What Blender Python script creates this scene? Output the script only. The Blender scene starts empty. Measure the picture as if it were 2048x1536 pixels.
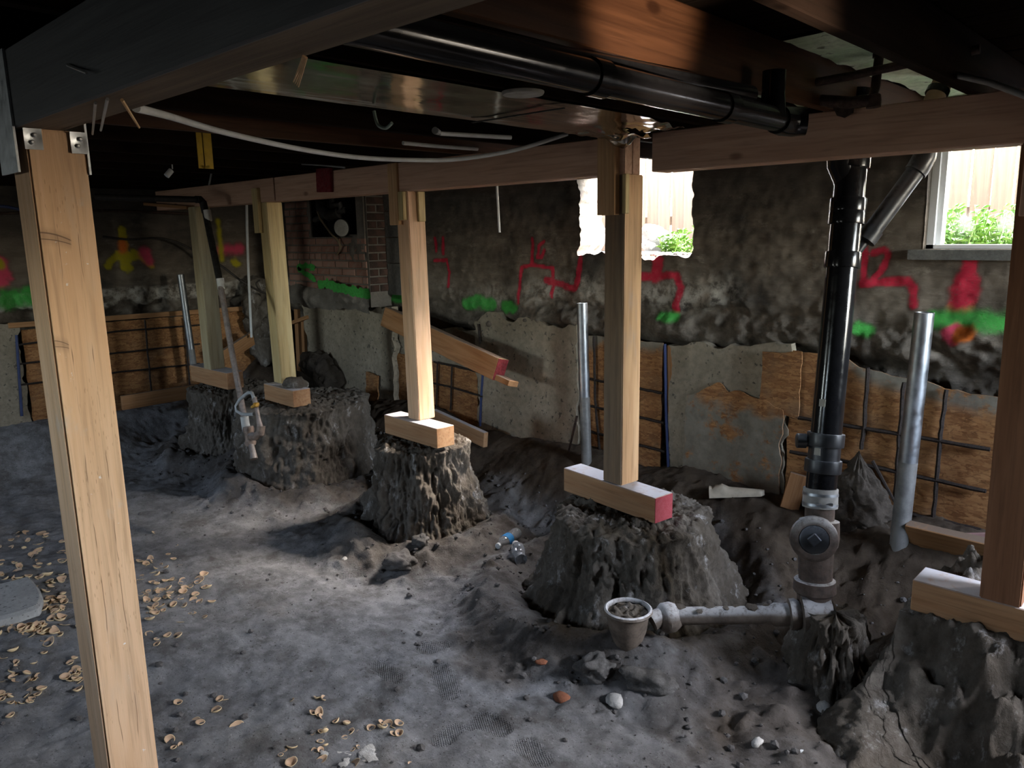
import bpy, bmesh, math, random
import numpy as np
from mathutils import Vector, Matrix

S = bpy.context.scene
COL = S.collection
random.seed(4)
RNG = np.random.RandomState(7)

# ------------------------------------------------------------------ camera, world, exposure
H = 2.05                                   # eye height above the dug-out floor
YAW, PITCH, ROLL, FPX = math.radians(46.487), math.radians(11.045), math.radians(.981), 1540.0
v_ = np.array([-math.cos(YAW), math.sin(YAW), 0.]); r_ = np.array([v_[1], -v_[0], 0.]); u_ = np.array([0, 0, 1.])
FW = v_*math.cos(PITCH) - u_*math.sin(PITCH)
DN = -(u_*math.cos(PITCH) + v_*math.sin(PITCH))
RT, DN = r_*math.cos(ROLL) + DN*math.sin(ROLL), -r_*math.sin(ROLL) + DN*math.cos(ROLL)
CM = np.array([RT, DN, FW])
cd = bpy.data.cameras.new('camera'); cam = bpy.data.objects.new('camera', cd); COL.objects.link(cam)
cd.sensor_width = 36.0; cd.lens = FPX/2048*36; cd.clip_start = .05; cd.clip_end = 200
cam.matrix_world = Matrix(((RT[0], -DN[0], -FW[0], 0), (RT[1], -DN[1], -FW[1], 0), (RT[2], -DN[2], -FW[2], H), (0, 0, 0, 1)))
S.camera = cam

w = bpy.data.worlds.new('world'); S.world = w; w.use_nodes = True
wn = w.node_tree.nodes; wl = w.node_tree.links
sky = wn.new('ShaderNodeTexSky'); sky.sky_type = 'NISHITA'; sky.sun_disc = False
sky.sun_elevation = math.radians(48); sky.sun_rotation = math.radians(35); sky.air_density = 1.0; sky.dust_density = 2.5
wn['Background'].inputs['Strength'].default_value = 1.15
hs = wn.new('ShaderNodeHueSaturation'); hs.inputs['Saturation'].default_value = .7
wl.new(sky.outputs[0], hs.inputs['Color']); wl.new(hs.outputs[0], wn['Background'].inputs['Color'])
S.view_settings.view_transform = 'Standard'; S.view_settings.look = 'None'
S.view_settings.gamma = 1.0; S.view_settings.use_curve_mapping = False
S.view_settings.exposure = 4.0
S.cycles.use_denoising = True
S.cycles.max_bounces = 7; S.cycles.diffuse_bounces = 5; S.cycles.transparent_max_bounces = 8
S.cycles.caustics_reflective = False; S.cycles.caustics_refractive = False

YW, XL, XR, YF = 4.6, -8.1, 1.7, -3.0       # wall planes
def portal(loc, rot, sx, sy):               # guides sky sampling through an opening; gives off nothing itself
    l = bpy.data.lights.new('sky_portal', 'AREA'); l.shape = 'RECTANGLE'; l.size = sx; l.size_y = sy
    o = bpy.data.objects.new('sky_portal', l); COL.objects.link(o); o.location = loc; o.rotation_euler = rot
    l.cycles.is_portal = True
portal((-3.17, 4.9, H+.24), (math.radians(-90), 0, 0), 1.15, .95)
portal((-.82, 4.9, H+.24), (math.radians(-90), 0, 0), 1.15, .9)
portal((.55, 4.9, H+.1), (math.radians(-90), 0, 0), .45, .95)
portal((-2.7, YF-.06, H-.05), (math.radians(90), 0, 0), .8, .4)
portal((-6.2, YF-.06, H-.15), (math.radians(90), 0, 0), .8, .65)
portal((XR+.06, 3.93, H-.02), (0, math.radians(90), 0), .90, 1.16)

# added warm spot, unseen at the right, to light a patch of one joist
ld = bpy.data.lights.new('added_joist_spot', 'SPOT'); ld.energy = 48; ld.color = (1, .80, .62); ld.spot_size = math.radians(13); ld.spot_blend = .8; ld.shadow_soft_size = .05
lo = bpy.data.objects.new('added_joist_spot', ld); COL.objects.link(lo); lo.location = (.95, 1.25, H-.55)
lo.rotation_euler = (Vector((-1.28, 1.93, H+.60))-lo.location).to_track_quat('-Z', 'Y').to_euler()

# ------------------------------------------------------------------ pixel -> point on a real plane of the room
def ray(px, py): return np.array([px-1024., py-768., FPX]) @ CM
def PY(px, py, Y): d = ray(px, py); p = d*(Y/d[1]); return Vector((p[0], p[1], p[2]+H))
def PX(px, py, X): d = ray(px, py); p = d*(X/d[0]); return Vector((p[0], p[1], p[2]+H))
def PZ(px, py, z): d = ray(px, py); p = d*((z-H)/d[2]); return Vector((p[0], p[1], z))

# ------------------------------------------------------------------ noise
def hsh(ix, iy, iz, seed):
    n = (ix.astype(np.int64)*374761393 + iy.astype(np.int64)*668265263 + iz.astype(np.int64)*2147483647*3 + seed*1274126177) & 0xffffffff
    n = ((n ^ (n >> 13))*1274126177) & 0xffffffff
    n = n ^ (n >> 16)
    return (n & 0xffff)/65535.0
def vn(x, y, z=None, seed=0):
    x = np.asarray(x, float); y = np.asarray(y, float); z = np.zeros_like(x) if z is None else np.asarray(z, float)
    ix, iy, iz = np.floor(x), np.floor(y), np.floor(z)
    fx, fy, fz = x-ix, y-iy, z-iz
    fx, fy, fz = [f*f*(3-2*f) for f in (fx, fy, fz)]
    r = 0
    for a in (0, 1):
        for b in (0, 1):
            for c in (0, 1):
                r = r + hsh(ix+a, iy+b, iz+c, seed)*(fx if a else 1-fx)*(fy if b else 1-fy)*(fz if c else 1-fz)
    return r*2-1
def fbm(x, y, z=None, o=4, seed=0, g=.5):
    r = 0; a = 1.0; f = 1.0
    for k in range(o):
        r = r + a*vn(np.asarray(x)*f+17*k, np.asarray(y)*f, None if z is None else np.asarray(z)*f, seed+k*31); a *= g; f *= 2.03
    return r
def sstep(a, b, x): t = np.clip((x-a)/(b-a), 0, 1); return t*t*(3-2*t)

# ------------------------------------------------------------------ mesh helpers
class MB:
    def __init__(s): s.v = []; s.f = []
    def add(s, v, f): n = len(s.v); s.v += [tuple(p) for p in v]; s.f += [tuple(i+n for i in q) for q in f]; return s
    def box(s, a, b):
        x0, y0, z0 = a; x1, y1, z1 = b
        return s.add([(x0,y0,z0),(x1,y0,z0),(x1,y1,z0),(x0,y1,z0),(x0,y0,z1),(x1,y0,z1),(x1,y1,z1),(x0,y1,z1)],
                     [(0,3,2,1),(4,5,6,7),(0,1,5,4),(1,2,6,5),(2,3,7,6),(3,0,4,7)])
    def lathe(s, p0, p1, prof, n=24, caps=True, jit=0, seed=1):
        p0 = Vector(p0); ax = (Vector(p1)-p0).normalized()
        t = Vector((0,0,1)) if abs(ax.z) < .9 else Vector((1,0,0))
        a = ax.cross(t).normalized(); b = ax.cross(a)
        V = []; F = []; rr = random.Random(seed)
        for (q, r) in prof:
            for k in range(n):
                an = 2*math.pi*k/n; r2 = r*(1+jit*(rr.random()-.5))
                V.append(p0+ax*q+a*(math.cos(an)*r2)+b*(math.sin(an)*r2))
        m = len(prof)
        for i in range(m-1):
            for k in range(n):
                F.append((i*n+k, i*n+(k+1)%n, (i+1)*n+(k+1)%n, (i+1)*n+k))
        if caps:
            F.append(tuple(range(n-1, -1, -1))); F.append(tuple((m-1)*n+k for k in range(n)))
        return s.add(V, F)
    def tube(s, pts, r, n=12, caps=True):
        pts = [Vector(p) for p in pts]; m = len(pts); V = []; F = []
        rs = r if isinstance(r, (list, tuple)) else [r]*m
        prev = None
        for i in range(m):
            d = (pts[min(i+1, m-1)]-pts[max(i-1, 0)]).normalized()
            if prev is None:
                t = Vector((0,0,1)) if abs(d.z) < .9 else Vector((1,0,0)); a = d.cross(t).normalized()
            else: a = (prev-d*prev.dot(d)).normalized()
            prev = a; b = d.cross(a)
            for k in range(n): an = 2*math.pi*k/n; V.append(pts[i]+a*(math.cos(an)*rs[i])+b*(math.sin(an)*rs[i]))
        for i in range(m-1):
            for k in range(n): F.append((i*n+k, i*n+(k+1)%n, (i+1)*n+(k+1)%n, (i+1)*n+k))
        if caps: F.append(tuple(range(n-1, -1, -1))); F.append(tuple((m-1)*n+k for k in range(n)))
        return s.add(V, F)
    def rock(s, c, r, seed, sub=1, sq=(1,1,1), rough=.35):
        bm = bmesh.new(); bmesh.ops.create_icosphere(bm, subdivisions=sub, radius=1)
        P = np.array([v.co[:] for v in bm.verts]); F = [tuple(v.index for v in f.verts) for f in bm.faces]; bm.free()
        d = 1+.62*rough*fbm(P[:,0]*1.5+seed*3.1, P[:,1]*1.5, P[:,2]*1.5, 3 if sub < 3 else 5, seed, .55)
        P = P*d[:,None]*r*np.array(sq); an = seed*1.3; R = np.array([[math.cos(an),-math.sin(an),0],[math.sin(an),math.cos(an),0],[0,0,1]])
        P = P@R.T + np.array(c)
        return s.add(P.tolist(), F)
def smooth(me, ang=40):
    me.shade_smooth()
    if ang: me.set_sharp_from_angle(angle=math.radians(ang))
def world_of(o): return o.matrix_basis.copy() if o.parent is None else world_of(o.parent) @ o.matrix_parent_inverse @ o.matrix_basis
def attach(c, p):
    wm = c.matrix_basis.copy(); c.parent = p; c.matrix_parent_inverse = world_of(p).inverted(); c.matrix_basis = wm
def obj(name, mb, mat, parent=None, loc=None, sm=40, props=None):
    """mb in world coordinates; the object's origin goes to loc (default: base centre)"""
    me = bpy.data.meshes.new(name)
    V = np.array(mb.v, float)
    if loc is None:
        loc = Vector(((V[:,0].min()+V[:,0].max())/2, (V[:,1].min()+V[:,1].max())/2, V[:,2].min()))
    V = V-np.array(loc)
    me.from_pydata(V.tolist(), [], mb.f); me.update()
    if sm is not None: smooth(me, sm)
    if mat: me.materials.append(mat)
    o = bpy.data.objects.new(name, me); COL.objects.link(o); o.location = loc
    if parent is not None: attach(o, parent)
    if props: tag(o, *props)
    return o
def tag(o, label=None, cat=None, group=None, kind=None):
    if label: o['label'] = label
    if cat: o['category'] = cat
    if group: o['group'] = group
    if kind: o['kind'] = kind
    return o
def thing(name, loc, label, cat, group=None):
    o = bpy.data.objects.new(name, None); o.empty_display_size = .1; COL.objects.link(o); o.location = loc
    return tag(o, label, cat, group)
def rough_edges(me, amt, seed): pass
def lumber(name, p0, p1, w, t, side, mat, parent=None, bev=.004, seg=1):
    """sawn timber from p0 to p1 (centres of its ends); w along side, t along the third direction; grain on local z"""
    p0 = Vector(p0); p1 = Vector(p1); ax = (p1-p0); L = ax.length; ax.normalize()
    sd = Vector(side); sd = (sd-ax*sd.dot(ax)).normalized(); th = ax.cross(sd)
    bm = bmesh.new(); bmesh.ops.create_cube(bm, size=1)
    for v in bm.verts: v.co = Vector((v.co.x*w, v.co.y*t, (v.co.z+.5)*L))
    if bev: bmesh.ops.bevel(bm, geom=bm.edges[:], offset=bev, segments=seg, affect='EDGES')
    me = bpy.data.meshes.new(name); bm.to_mesh(me); bm.free(); smooth(me, 30); me.materials.append(mat)
    o = bpy.data.objects.new(name, me); COL.objects.link(o)
    o.matrix_basis = Matrix(((sd.x, th.x, ax.x, p0.x), (sd.y, th.y, ax.y, p0.y), (sd.z, th.z, ax.z, p0.z), (0,0,0,1)))
    if parent is not None: attach(o, parent)
    return o
def grid(name, P, mat, keep=None, attrs=None, parent=None, flip=False, loc=(0,0,0), sm=None, extra=None):
    """P: (n,m,3) array -> mesh; keep: (n-1,m-1) mask of faces; attrs {name:(n,m) or (n,m,4)}"""
    n, m = P.shape[:2]
    idx = np.arange(n*m).reshape(n, m)
    q = np.stack([idx[:-1,:-1], idx[1:,:-1], idx[1:,1:], idx[:-1,1:]], -1)
    if flip: q = q[..., ::-1]
    q = q[keep] if keep is not None else q.reshape(-1, 4)
    V = P.reshape(-1, 3)-np.array(loc)
    nv0 = len(V)
    if extra is not None:
        V = np.vstack([V, np.array(extra[0])-np.array(loc)]); q = np.vstack([q, np.array(extra[1])])
    me = bpy.data.meshes.new(name)
    me.vertices.add(len(V)); me.vertices.foreach_set('co', V.astype(np.float32).ravel())
    me.loops.add(len(q)*4); me.polygons.add(len(q))
    me.loops.foreach_set('vertex_index', q.astype(np.int32).ravel())
    me.polygons.foreach_set('loop_start', np.arange(0, len(q)*4, 4, dtype=np.int32))
    me.update(calc_edges=True); me.validate()
    me.shade_smooth()
    if sm: me.set_sharp_from_angle(angle=math.radians(sm))
    for k, a in (attrs or {}).items():
        pad = len(V)-nv0
        if a.ndim == 3:
            at = me.attributes.new(k, 'FLOAT_COLOR', 'POINT'); d = np.vstack([a.reshape(-1, 4), np.zeros((pad, 4))]); at.data.foreach_set('color', d.astype(np.float32).ravel())
        else:
            at = me.attributes.new(k, 'FLOAT', 'POINT'); d = np.concatenate([a.ravel(), np.full(pad, 1. if k == 'pale' else 0.)]); at.data.foreach_set('value', d.astype(np.float32))
    me.materials.append(mat)
    o = bpy.data.objects.new(name, me); COL.objects.link(o); o.location = loc
    if parent is not None: attach(o, parent)
    return o

# ------------------------------------------------------------------ materials
class NT:
    def __init__(s, name):
        s.m = bpy.data.materials.new(name); s.m.use_nodes = True; s.t = s.m.node_tree; s.b = s.t.nodes['Principled BSDF']
        s.co = s.n('ShaderNodeTexCoord').outputs['Object']
    def n(s, t, **k):
        x = s.t.nodes.new(t)
        for a, b in k.items(): setattr(x, a, b)
        return x
    def L(s, a, b): s.t.links.new(a, b)
    def map(s, scale, rot=(0,0,0), src=None):
        x = s.n('ShaderNodeMapping'); s.L(src or s.co, x.inputs[0]); x.inputs['Scale'].default_value = scale; x.inputs['Rotation'].default_value = rot; return x.outputs[0]
    def noise(s, scale, detail=4, rough=.55, vec=None, dist=0):
        x = s.n('ShaderNodeTexNoise'); s.L(vec or s.co, x.inputs['Vector']); x.inputs['Scale'].default_value = scale
        x.inputs['Detail'].default_value = detail; x.inputs['Roughness'].default_value = rough; x.inputs['Distortion'].default_value = dist; return x.outputs['Fac']
    def vor(s, scale, vec=None, feat='F1', out='Distance', rnd=1):
        x = s.n('ShaderNodeTexVoronoi', feature=feat); s.L(vec or s.co, x.inputs['Vector']); x.inputs['Scale'].default_value = scale; x.inputs['Randomness'].default_value = rnd; return x.outputs[out]
    def rng(s, f, a, b, c=0, d=1, smooth=True):
        x = s.n('ShaderNodeMapRange', interpolation_type='SMOOTHSTEP' if smooth else 'LINEAR'); s.L(f, x.inputs[0])
        for i, q in zip((1,2,3,4), (a,b,c,d)): x.inputs[i].default_value = q
        return x.outputs[0]
    def mix(s, f, a, b, mode='MIX'):
        x = s.n('ShaderNodeMix', data_type='RGBA', blend_type=mode)
        for i, q in ((0, f), (6, a), (7, b)):
            if isinstance(q, (int, float)): x.inputs[i].default_value = q
            elif isinstance(q, (tuple, list)): x.inputs[i].default_value = (*q[:3], 1)
            else: s.L(q, x.inputs[i])
        return x.outputs[2]
    def math(s, op, a, b=0):
        x = s.n('ShaderNodeMath', operation=op)
        for i, q in enumerate((a, b)):
            if isinstance(q, (int, float)): x.inputs[i].default_value = q
            else: s.L(q, x.inputs[i])
        return x.outputs[0]
    def attr(s, name, out='Fac'): x = s.n('ShaderNodeAttribute', attribute_name=name); return x.outputs[out]
    def bump(s, h, strength=.5, dist=.01, prev=None):
        x = s.n('ShaderNodeBump'); s.L(h, x.inputs['Height']); x.inputs['Strength'].default_value = strength; x.inputs['Distance'].default_value = dist
        if prev: s.L(prev, x.inputs['Normal'])
        return x.outputs[0]
    def done(s, col, rough=.9, nrm=None, metal=0, spec=.3):
        if isinstance(col, tuple): s.b.inputs['Base Color'].default_value = (*col, 1)
        else: s.L(col, s.b.inputs['Base Color'])
        if isinstance(rough, (int, float)): s.b.inputs['Roughness'].default_value = rough
        else: s.L(rough, s.b.inputs['Roughness'])
        s.b.inputs['Metallic'].default_value = metal; s.b.inputs['Specular IOR Level'].default_value = spec
        if nrm: s.L(nrm, s.b.inputs['Normal'])
        return s.m

def wood(name, a, b, dust=0, dustc=(.35,.34,.33), knots=True, stain=None, rough=.75, spec=.3):
    t = NT(name)
    wob = t.noise(1.2, 2, .5, t.map((1.5,1.5,.5)))
    v = t.map((1, 1, .045))
    g1 = t.noise(60, 3, .6, v, .6); g2 = t.noise(14, 3, .55, t.map((1,1,.06)), 1.2)
    c = t.mix(t.rng(g2, .3, .72), a, b)
    c = t.mix(t.rng(g1, .45, .75, 0, .55), c, tuple(x*.55 for x in b))
    big = t.noise(2.2, 3, .6, t.map((1,1,.5)))
    c = t.mix(t.rng(big, .4, .75, 0, .45), c, tuple(x*.75 for x in a))
    if knots:
        kd = t.vor(3.1, t.map((1.6,1.6,.8)))
        c = t.mix(t.rng(kd, .05, .12, .75, 0), c, (b[0]*.35, b[1]*.28, b[2]*.25))
    if stain: c = t.mix(t.rng(t.noise(3, 5, .65, t.map((1.4,1.4,.35))), .52, .68, 0, .75), c, stain)
    if dust:
        geo = t.n('ShaderNodeNewGeometry'); sp = t.n('ShaderNodeSeparateXYZ'); t.L(geo.outputs['True Normal'], sp.inputs[0])
        up = t.rng(sp.outputs['Z'], .55, .9); m = t.math('MULTIPLY', up, t.rng(t.noise(16, 5, .7), .25, .5, .35, 1))
        c = t.mix(t.math('MULTIPLY', m, dust), c, dustc)
    n = t.bump(g1, .25, .003)
    n = t.bump(t.noise(220, 2, .6, v), .12, .002, n)
    return t.done(c, rough, n, 0, spec)
def rough_mat(name, a, b, sc=3, spots=None, light=None, bump=.6, bd=.02, bs=22, rough=.95, spec=.15, stretch=(1,1,1)):
    t = NT(name); v = t.map(stretch)
    c = t.mix(t.rng(t.noise(sc, 6, .65, v), .32, .68), a, b)
    c = t.mix(t.rng(t.noise(sc*9, 5, .7, v), .35, .7, 0, .5), c, tuple(x*.55 for x in a))
    if light: c = t.mix(t.rng(t.noise(sc*2.3+3, 6, .7, v), .56, .7, 0, .8), c, light)
    if spots: c = t.mix(t.rng(t.noise(spots[1], 3, .6), spots[2], spots[2]+.06, 0, .85), c, spots[0])
    h = t.noise(bs, 8, .72, v)
    n = t.bump(h, bump, bd)
    n = t.bump(t.noise(bs*6, 5, .7), bump*.6, bd*.25, n)
    return t.done(c, rough, n, 0, spec)
def plain(name, col, rough=.5, metal=0, spec=.4, var=.25, sc=14, bump=.0, dust=0, dustc=(.45,.45,.46), coat=0):
    t = NT(name)
    c = t.mix(t.rng(t.noise(sc, 5, .65), .35, .7), col, tuple(max(0, x*(1-var)) for x in col))
    if dust:
        geo = t.n('ShaderNodeNewGeometry'); sp = t.n('ShaderNodeSeparateXYZ'); t.L(geo.outputs['Normal'], sp.inputs[0])
        m = t.math('MULTIPLY', t.rng(sp.outputs['Z'], .15, .75), t.rng(t.noise(35, 5, .7), .3, .55, .25, 1))
        c = t.mix(t.math('MULTIPLY', m, dust), c, dustc)
    r = t.rng(t.noise(sc*1.7, 4, .6), .3, .7, max(0.03, rough*.75), min(1, rough*1.25))
    n = t.bump(t.noise(sc*5, 5, .65), bump, .004) if bump else None
    return t.done(c, r, n, metal, spec)

M = {}
M['post'] = wood('post_fir', (.72,.48,.30), (.60,.36,.20), stain=(.48,.37,.27))
def nearpost():
    m = wood('near_post_fir', (.70,.47,.29), (.62,.385,.215), stain=(.56,.43,.31))
    nt = m.node_tree; b = nt.nodes['Principled BSDF']; lk = b.inputs['Base Color'].links[0].from_socket
    t = NT.__new__(NT); t.m = m; t.t = nt; t.b = b; t.co = t.n('ShaderNodeTexCoord').outputs['Object']
    sp = t.n('ShaderNodeSeparateXYZ'); t.L(t.co, sp.inputs[0])
    wob = t.math('MULTIPLY', t.math('SUBTRACT', t.noise(2.5, 3, .6, t.map((.01,.01,1))), .5), .03)
    d = t.math('ABSOLUTE', t.math('SUBTRACT', t.math('ABSOLUTE', sp.outputs['Y']), t.math('ADD', wob, .026)))
    ck = t.math('MULTIPLY', t.rng(d, .0014, .0004), t.rng(t.noise(3.3, 3, .6, t.map((.02,.02,1))), .48, .55))
    c = t.mix(t.math('MULTIPLY', ck, .8), lk, (.10,.05,.02))
    fl = t.rng(t.vor(1, t.map((210, 210, 26))), .22, .12)                        # short dark grain flecks
    fl = t.math('MULTIPLY', fl, t.rng(t.noise(5, 2, .5), .5, .6)); c = t.mix(t.math('MULTIPLY', fl, .55), c, (.22,.12,.05))
    wh = t.math('MULTIPLY', t.rng(t.noise(42, 4, .65), .66, .70), t.rng(t.noise(4, 3, .6), .5, .62)); c = t.mix(wh, c, (.74,.72,.68))
    gr = t.rng(t.noise(6, 5, .6, t.map((1,1,.6))), .60, .70); c = t.mix(t.math('MULTIPLY', gr, .55), c, (.50,.46,.40))
    for (p0, p1, w_) in (((76,465),(146,483),.0030), ((76,478),(146,490),.0020), ((103,682),(140,691),.0018), ((105,694),(140,697),.0014)):
        A, B = PX(*p0, -2.30), PX(*p1, -2.30); ya, yb2 = .71-A.y, .71-B.y; za, zb2 = A.z+.05, B.z+.05
        yy = t.rng(sp.outputs['Y'], ya, yb2, 0, 1, False); zc_ = t.math('ADD', t.math('MULTIPLY', t.math('MULTIPLY', yy, yy), zb2-za), za)
        dd = t.math('ABSOLUTE', t.math('SUBTRACT', sp.outputs['Z'], zc_))
        inr = t.math('MULTIPLY', t.rng(yy, .02, .08), t.rng(yy, .98, .90)); face = t.rng(sp.outputs['X'], -.066, -.069)
        c = t.mix(t.math('MULTIPLY', t.math('MULTIPLY', t.rng(dd, w_, w_*.3), inr), t.math('MULTIPLY', face, .8)), c, (.09,.05,.03))
        c = t.mix(t.math('MULTIPLY', t.math('MULTIPLY', t.rng(dd, .022, .002), inr), t.math('MULTIPLY', face, .28)), c, (.22,.14,.09))
    t.L(c, b.inputs['Base Color']); return m
M['post_near'] = nearpost()
def stain_and_shade():
    m = wood('post_stain_shade', (.60,.37,.19), (.48,.27,.125), stain=(.36,.32,.28))
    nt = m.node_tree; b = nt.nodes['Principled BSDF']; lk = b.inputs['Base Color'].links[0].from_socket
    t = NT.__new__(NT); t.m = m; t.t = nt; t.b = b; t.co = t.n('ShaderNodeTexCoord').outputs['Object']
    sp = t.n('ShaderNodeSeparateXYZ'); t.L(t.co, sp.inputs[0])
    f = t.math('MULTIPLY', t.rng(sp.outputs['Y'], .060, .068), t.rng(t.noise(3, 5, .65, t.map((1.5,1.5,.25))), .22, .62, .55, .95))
    c = t.mix(f, lk, t.mix(t.rng(t.noise(30, 3, .6, t.map((1,1,.05))), .35, .7), (.17,.125,.085), (.105,.08,.058)))   # dark stain plus the shade of this face, put into the colour
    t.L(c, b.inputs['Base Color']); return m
M['post_stain_shade5'] = stain_and_shade()
M['post_pale'] = wood('post_hemfir', (.55,.43,.22), (.46,.33,.14), knots=False)
M['post_weather'] = wood('post_weathered', (.42,.36,.23), (.34,.27,.15), knots=False, stain=(.26,.24,.18))
M['post_stain'] = wood('post_stained', (.58,.36,.19), (.46,.26,.12), stain=(.34,.30,.26))
M['beam'] = wood('beam_fir', (.60,.38,.265), (.47,.28,.185))
M['post_red'] = wood('post_reddish', (.26,.125,.065), (.19,.085,.04))
M['block'] = wood('block_fir', (.46,.27,.14), (.36,.18,.08), dust=.95, dustc=(.52,.51,.52))
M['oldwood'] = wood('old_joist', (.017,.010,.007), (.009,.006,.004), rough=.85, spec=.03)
M['joistnew'] = wood('brown_joist', (.085,.036,.016), (.045,.018,.008), rough=.55, spec=.15)
M['tarbeam'] = wood('black_old_beam', (.13,.135,.14), (.085,.09,.095), knots=False, rough=.6)
M['underwood'] = wood('old_beam_underside', (.19,.145,.10), (.095,.072,.05), rough=.75)
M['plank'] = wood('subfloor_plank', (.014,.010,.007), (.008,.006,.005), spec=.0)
M['lumber'] = wood('lumber_fir', (.38,.20,.09), (.29,.135,.05), dust=.9, dustc=(.16,.12,.09))
M['red'] = plain('red_end_paint', (.17,.014,.017), .8, var=.4, sc=30, bump=.3)
M['redpink'] = rough_mat('dusty_red_end_paint', (.42,.09,.10), (.36,.06,.07), 12, bump=.3, bs=40, stretch=(3,3,.5))
M['abs'] = plain('black_abs', (.008,.008,.009), .17, spec=.25, dust=.12, dustc=(.12,.13,.14))
M['abslow'] = plain('black_abs_dusty', (.014,.015,.017), .38, spec=.5, dust=.75, dustc=(.30,.32,.36))
M['galv'] = plain('galvanised_steel', (.33,.345,.36), .44, 1, var=.35, sc=9, bump=.05)
M['galvlow'] = plain('dusty_galvanised_steel', (.24,.235,.22), .62, .55, var=.4, sc=8, bump=.15, dust=.4)
M['bracket'] = plain('galvanised_plate', (.55,.58,.60), .48, .85, var=.25, sc=25)
M['iron'] = plain('cast_iron_dusty', (.105,.075,.058), .8, 0, var=.5, sc=18, bump=.5, dust=1.0, dustc=(.46,.44,.42))
M['bowl'] = plain('dirty_iron_bowl', (.15,.115,.085), .75, var=.55, sc=16, bump=.4, dust=1.0, dustc=(.55,.55,.55))
M['ironpipe'] = plain('dirty_grey_pipe', (.135,.105,.08), .75, var=.4, sc=14, bump=.4, dust=.9, dustc=(.50,.49,.48))
M['rubber'] = plain('grey_rubber_coupling', (.30,.29,.27), .7, var=.3, sc=12, bump=.2, dust=.5, dustc=(.5,.5,.5))
M['rust'] = plain('rusty_steel', (.060,.035,.025), .75, .2, var=.5, sc=25, bump=.4)
M['gaspipe'] = plain('black_gas_pipe', (.030,.027,.024), .6, .3, var=.5, sc=20, bump=.2)
M['gaslow'] = plain('rusty_gas_pipe', (.30,.22,.17), .6, .35, var=.55, sc=22, bump=.3, dust=.4)
M['tape'] = plain('pale_thread_tape', (.55,.54,.50), .6)
M['brass'] = plain('yellow_valve', (.60,.32,.05), .45)
M['flex'] = plain('grey_coated_connector', (.52,.53,.52), .45, .3)
M['white'] = plain('white_plastic', (.62,.64,.63), .5, var=.15)
M['cream'] = plain('cream_plastic', (.50,.43,.32), .55, var=.25, bump=.1)
M['cable'] = plain('grey_cable', (.30,.31,.30), .5)
M['wire'] = plain('dark_wire', (.03,.025,.02), .6)
M['greenwire'] = plain('pale_green_wire', (.36,.45,.38), .5)
M['splint'] = plain('raw_wood_splinter', (.60,.40,.22), .8)
M['steelnail'] = plain('steel_nail', (.55,.56,.56), .4, .8)
M['yellow'] = plain('faded_yellow_bracket', (.62,.40,.04), .7)
M['black'] = plain('black_hole', (.012,.011,.010), .95, spec=.05)
M['soot'] = plain('sooty_metal', (.045,.043,.04), .6, .4, var=.5, bump=.3)
M['pale'] = plain('pale_metal_disc', (.34,.335,.30), .7)
M['vinyl'] = plain('white_vinyl_frame', (.75,.77,.78), .45, var=.05)
M['bounce_green'] = rough_mat('green_bounce_tint', (.52,.66,.42), (.74,.80,.62), 3, spots=((.12,.13,.08), 12, .62), bump=.3)  # pale green holds the daylight bounced off the plants outside
M['blue'] = plain('dark_blue_tape', (.03,.045,.12), .6)
M['fungus'] = plain('tan_cup_fungus', (.80,.60,.34), .55, var=.35, sc=60)
M['fungin'] = plain('brown_fungus_inside', (.60,.40,.25), .6, var=.35, sc=60)
M['chip'] = rough_mat('pale_chip', (.6,.58,.54), (.5,.47,.42), 20)
M['brickred'] = rough_mat('brick_fragment', (.32,.13,.07), (.24,.09,.05), 30)
M['stone'] = rough_mat('grey_concrete_fragment', (.46,.455,.43), (.36,.355,.335), 6, spots=((.10,.10,.09), 38, .62), bump=.4)
M['clod'] = rough_mat('dirt_clod', (.10,.092,.085), (.15,.14,.132), 20, bump=.5)
M['clodg'] = rough_mat('grey_earth_clod', (.10,.092,.082), (.17,.16,.148), 14, bump=.6)
M['label'] = plain('paper_label', (.40,.38,.33), .7)
M['fence'] = wood('fence_cedar', (.105,.058,.026), (.070,.036,.015), knots=False)

def glass(name, tint, ior=1.45, milky=0):
    t = NT(name); nt = t.t
    tr = t.n('ShaderNodeBsdfTransparent'); tr.inputs[0].default_value = (*tint, 1)
    gl = t.n('ShaderNodeBsdfGlossy'); gl.inputs['Roughness'].default_value = .06
    fr = t.n('ShaderNodeFresnel'); fr.inputs['IOR'].default_value = ior
    f = t.math('MULTIPLY', fr.outputs[0], .9)
    mx = t.n('ShaderNodeMixShader'); t.L(f, mx.inputs[0]); t.L(tr.outputs[0], mx.inputs[1]); t.L(gl.outputs[0], mx.inputs[2])
    out = mx.outputs[0]
    if milky:
        df = t.n('ShaderNodeBsdfDiffuse'); df.inputs[0].default_value = (.75,.78,.80,1); m2 = t.n('ShaderNodeMixShader'); m2.inputs[0].default_value = milky
        t.L(out, m2.inputs[1]); t.L(df.outputs[0], m2.inputs[2]); out = m2.outputs[0]
    t.L(out, nt.nodes['Material Output'].inputs['Surface']); return t.m
M['pane'] = glass('window_glass', (.97,.98,.97))
M['pet'] = glass('clear_bottle_plastic', (.86,.88,.90), 1.7, .22)
M['petlabel'] = plain('blue_bottle_label', (.05,.28,.62), .4)

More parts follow.
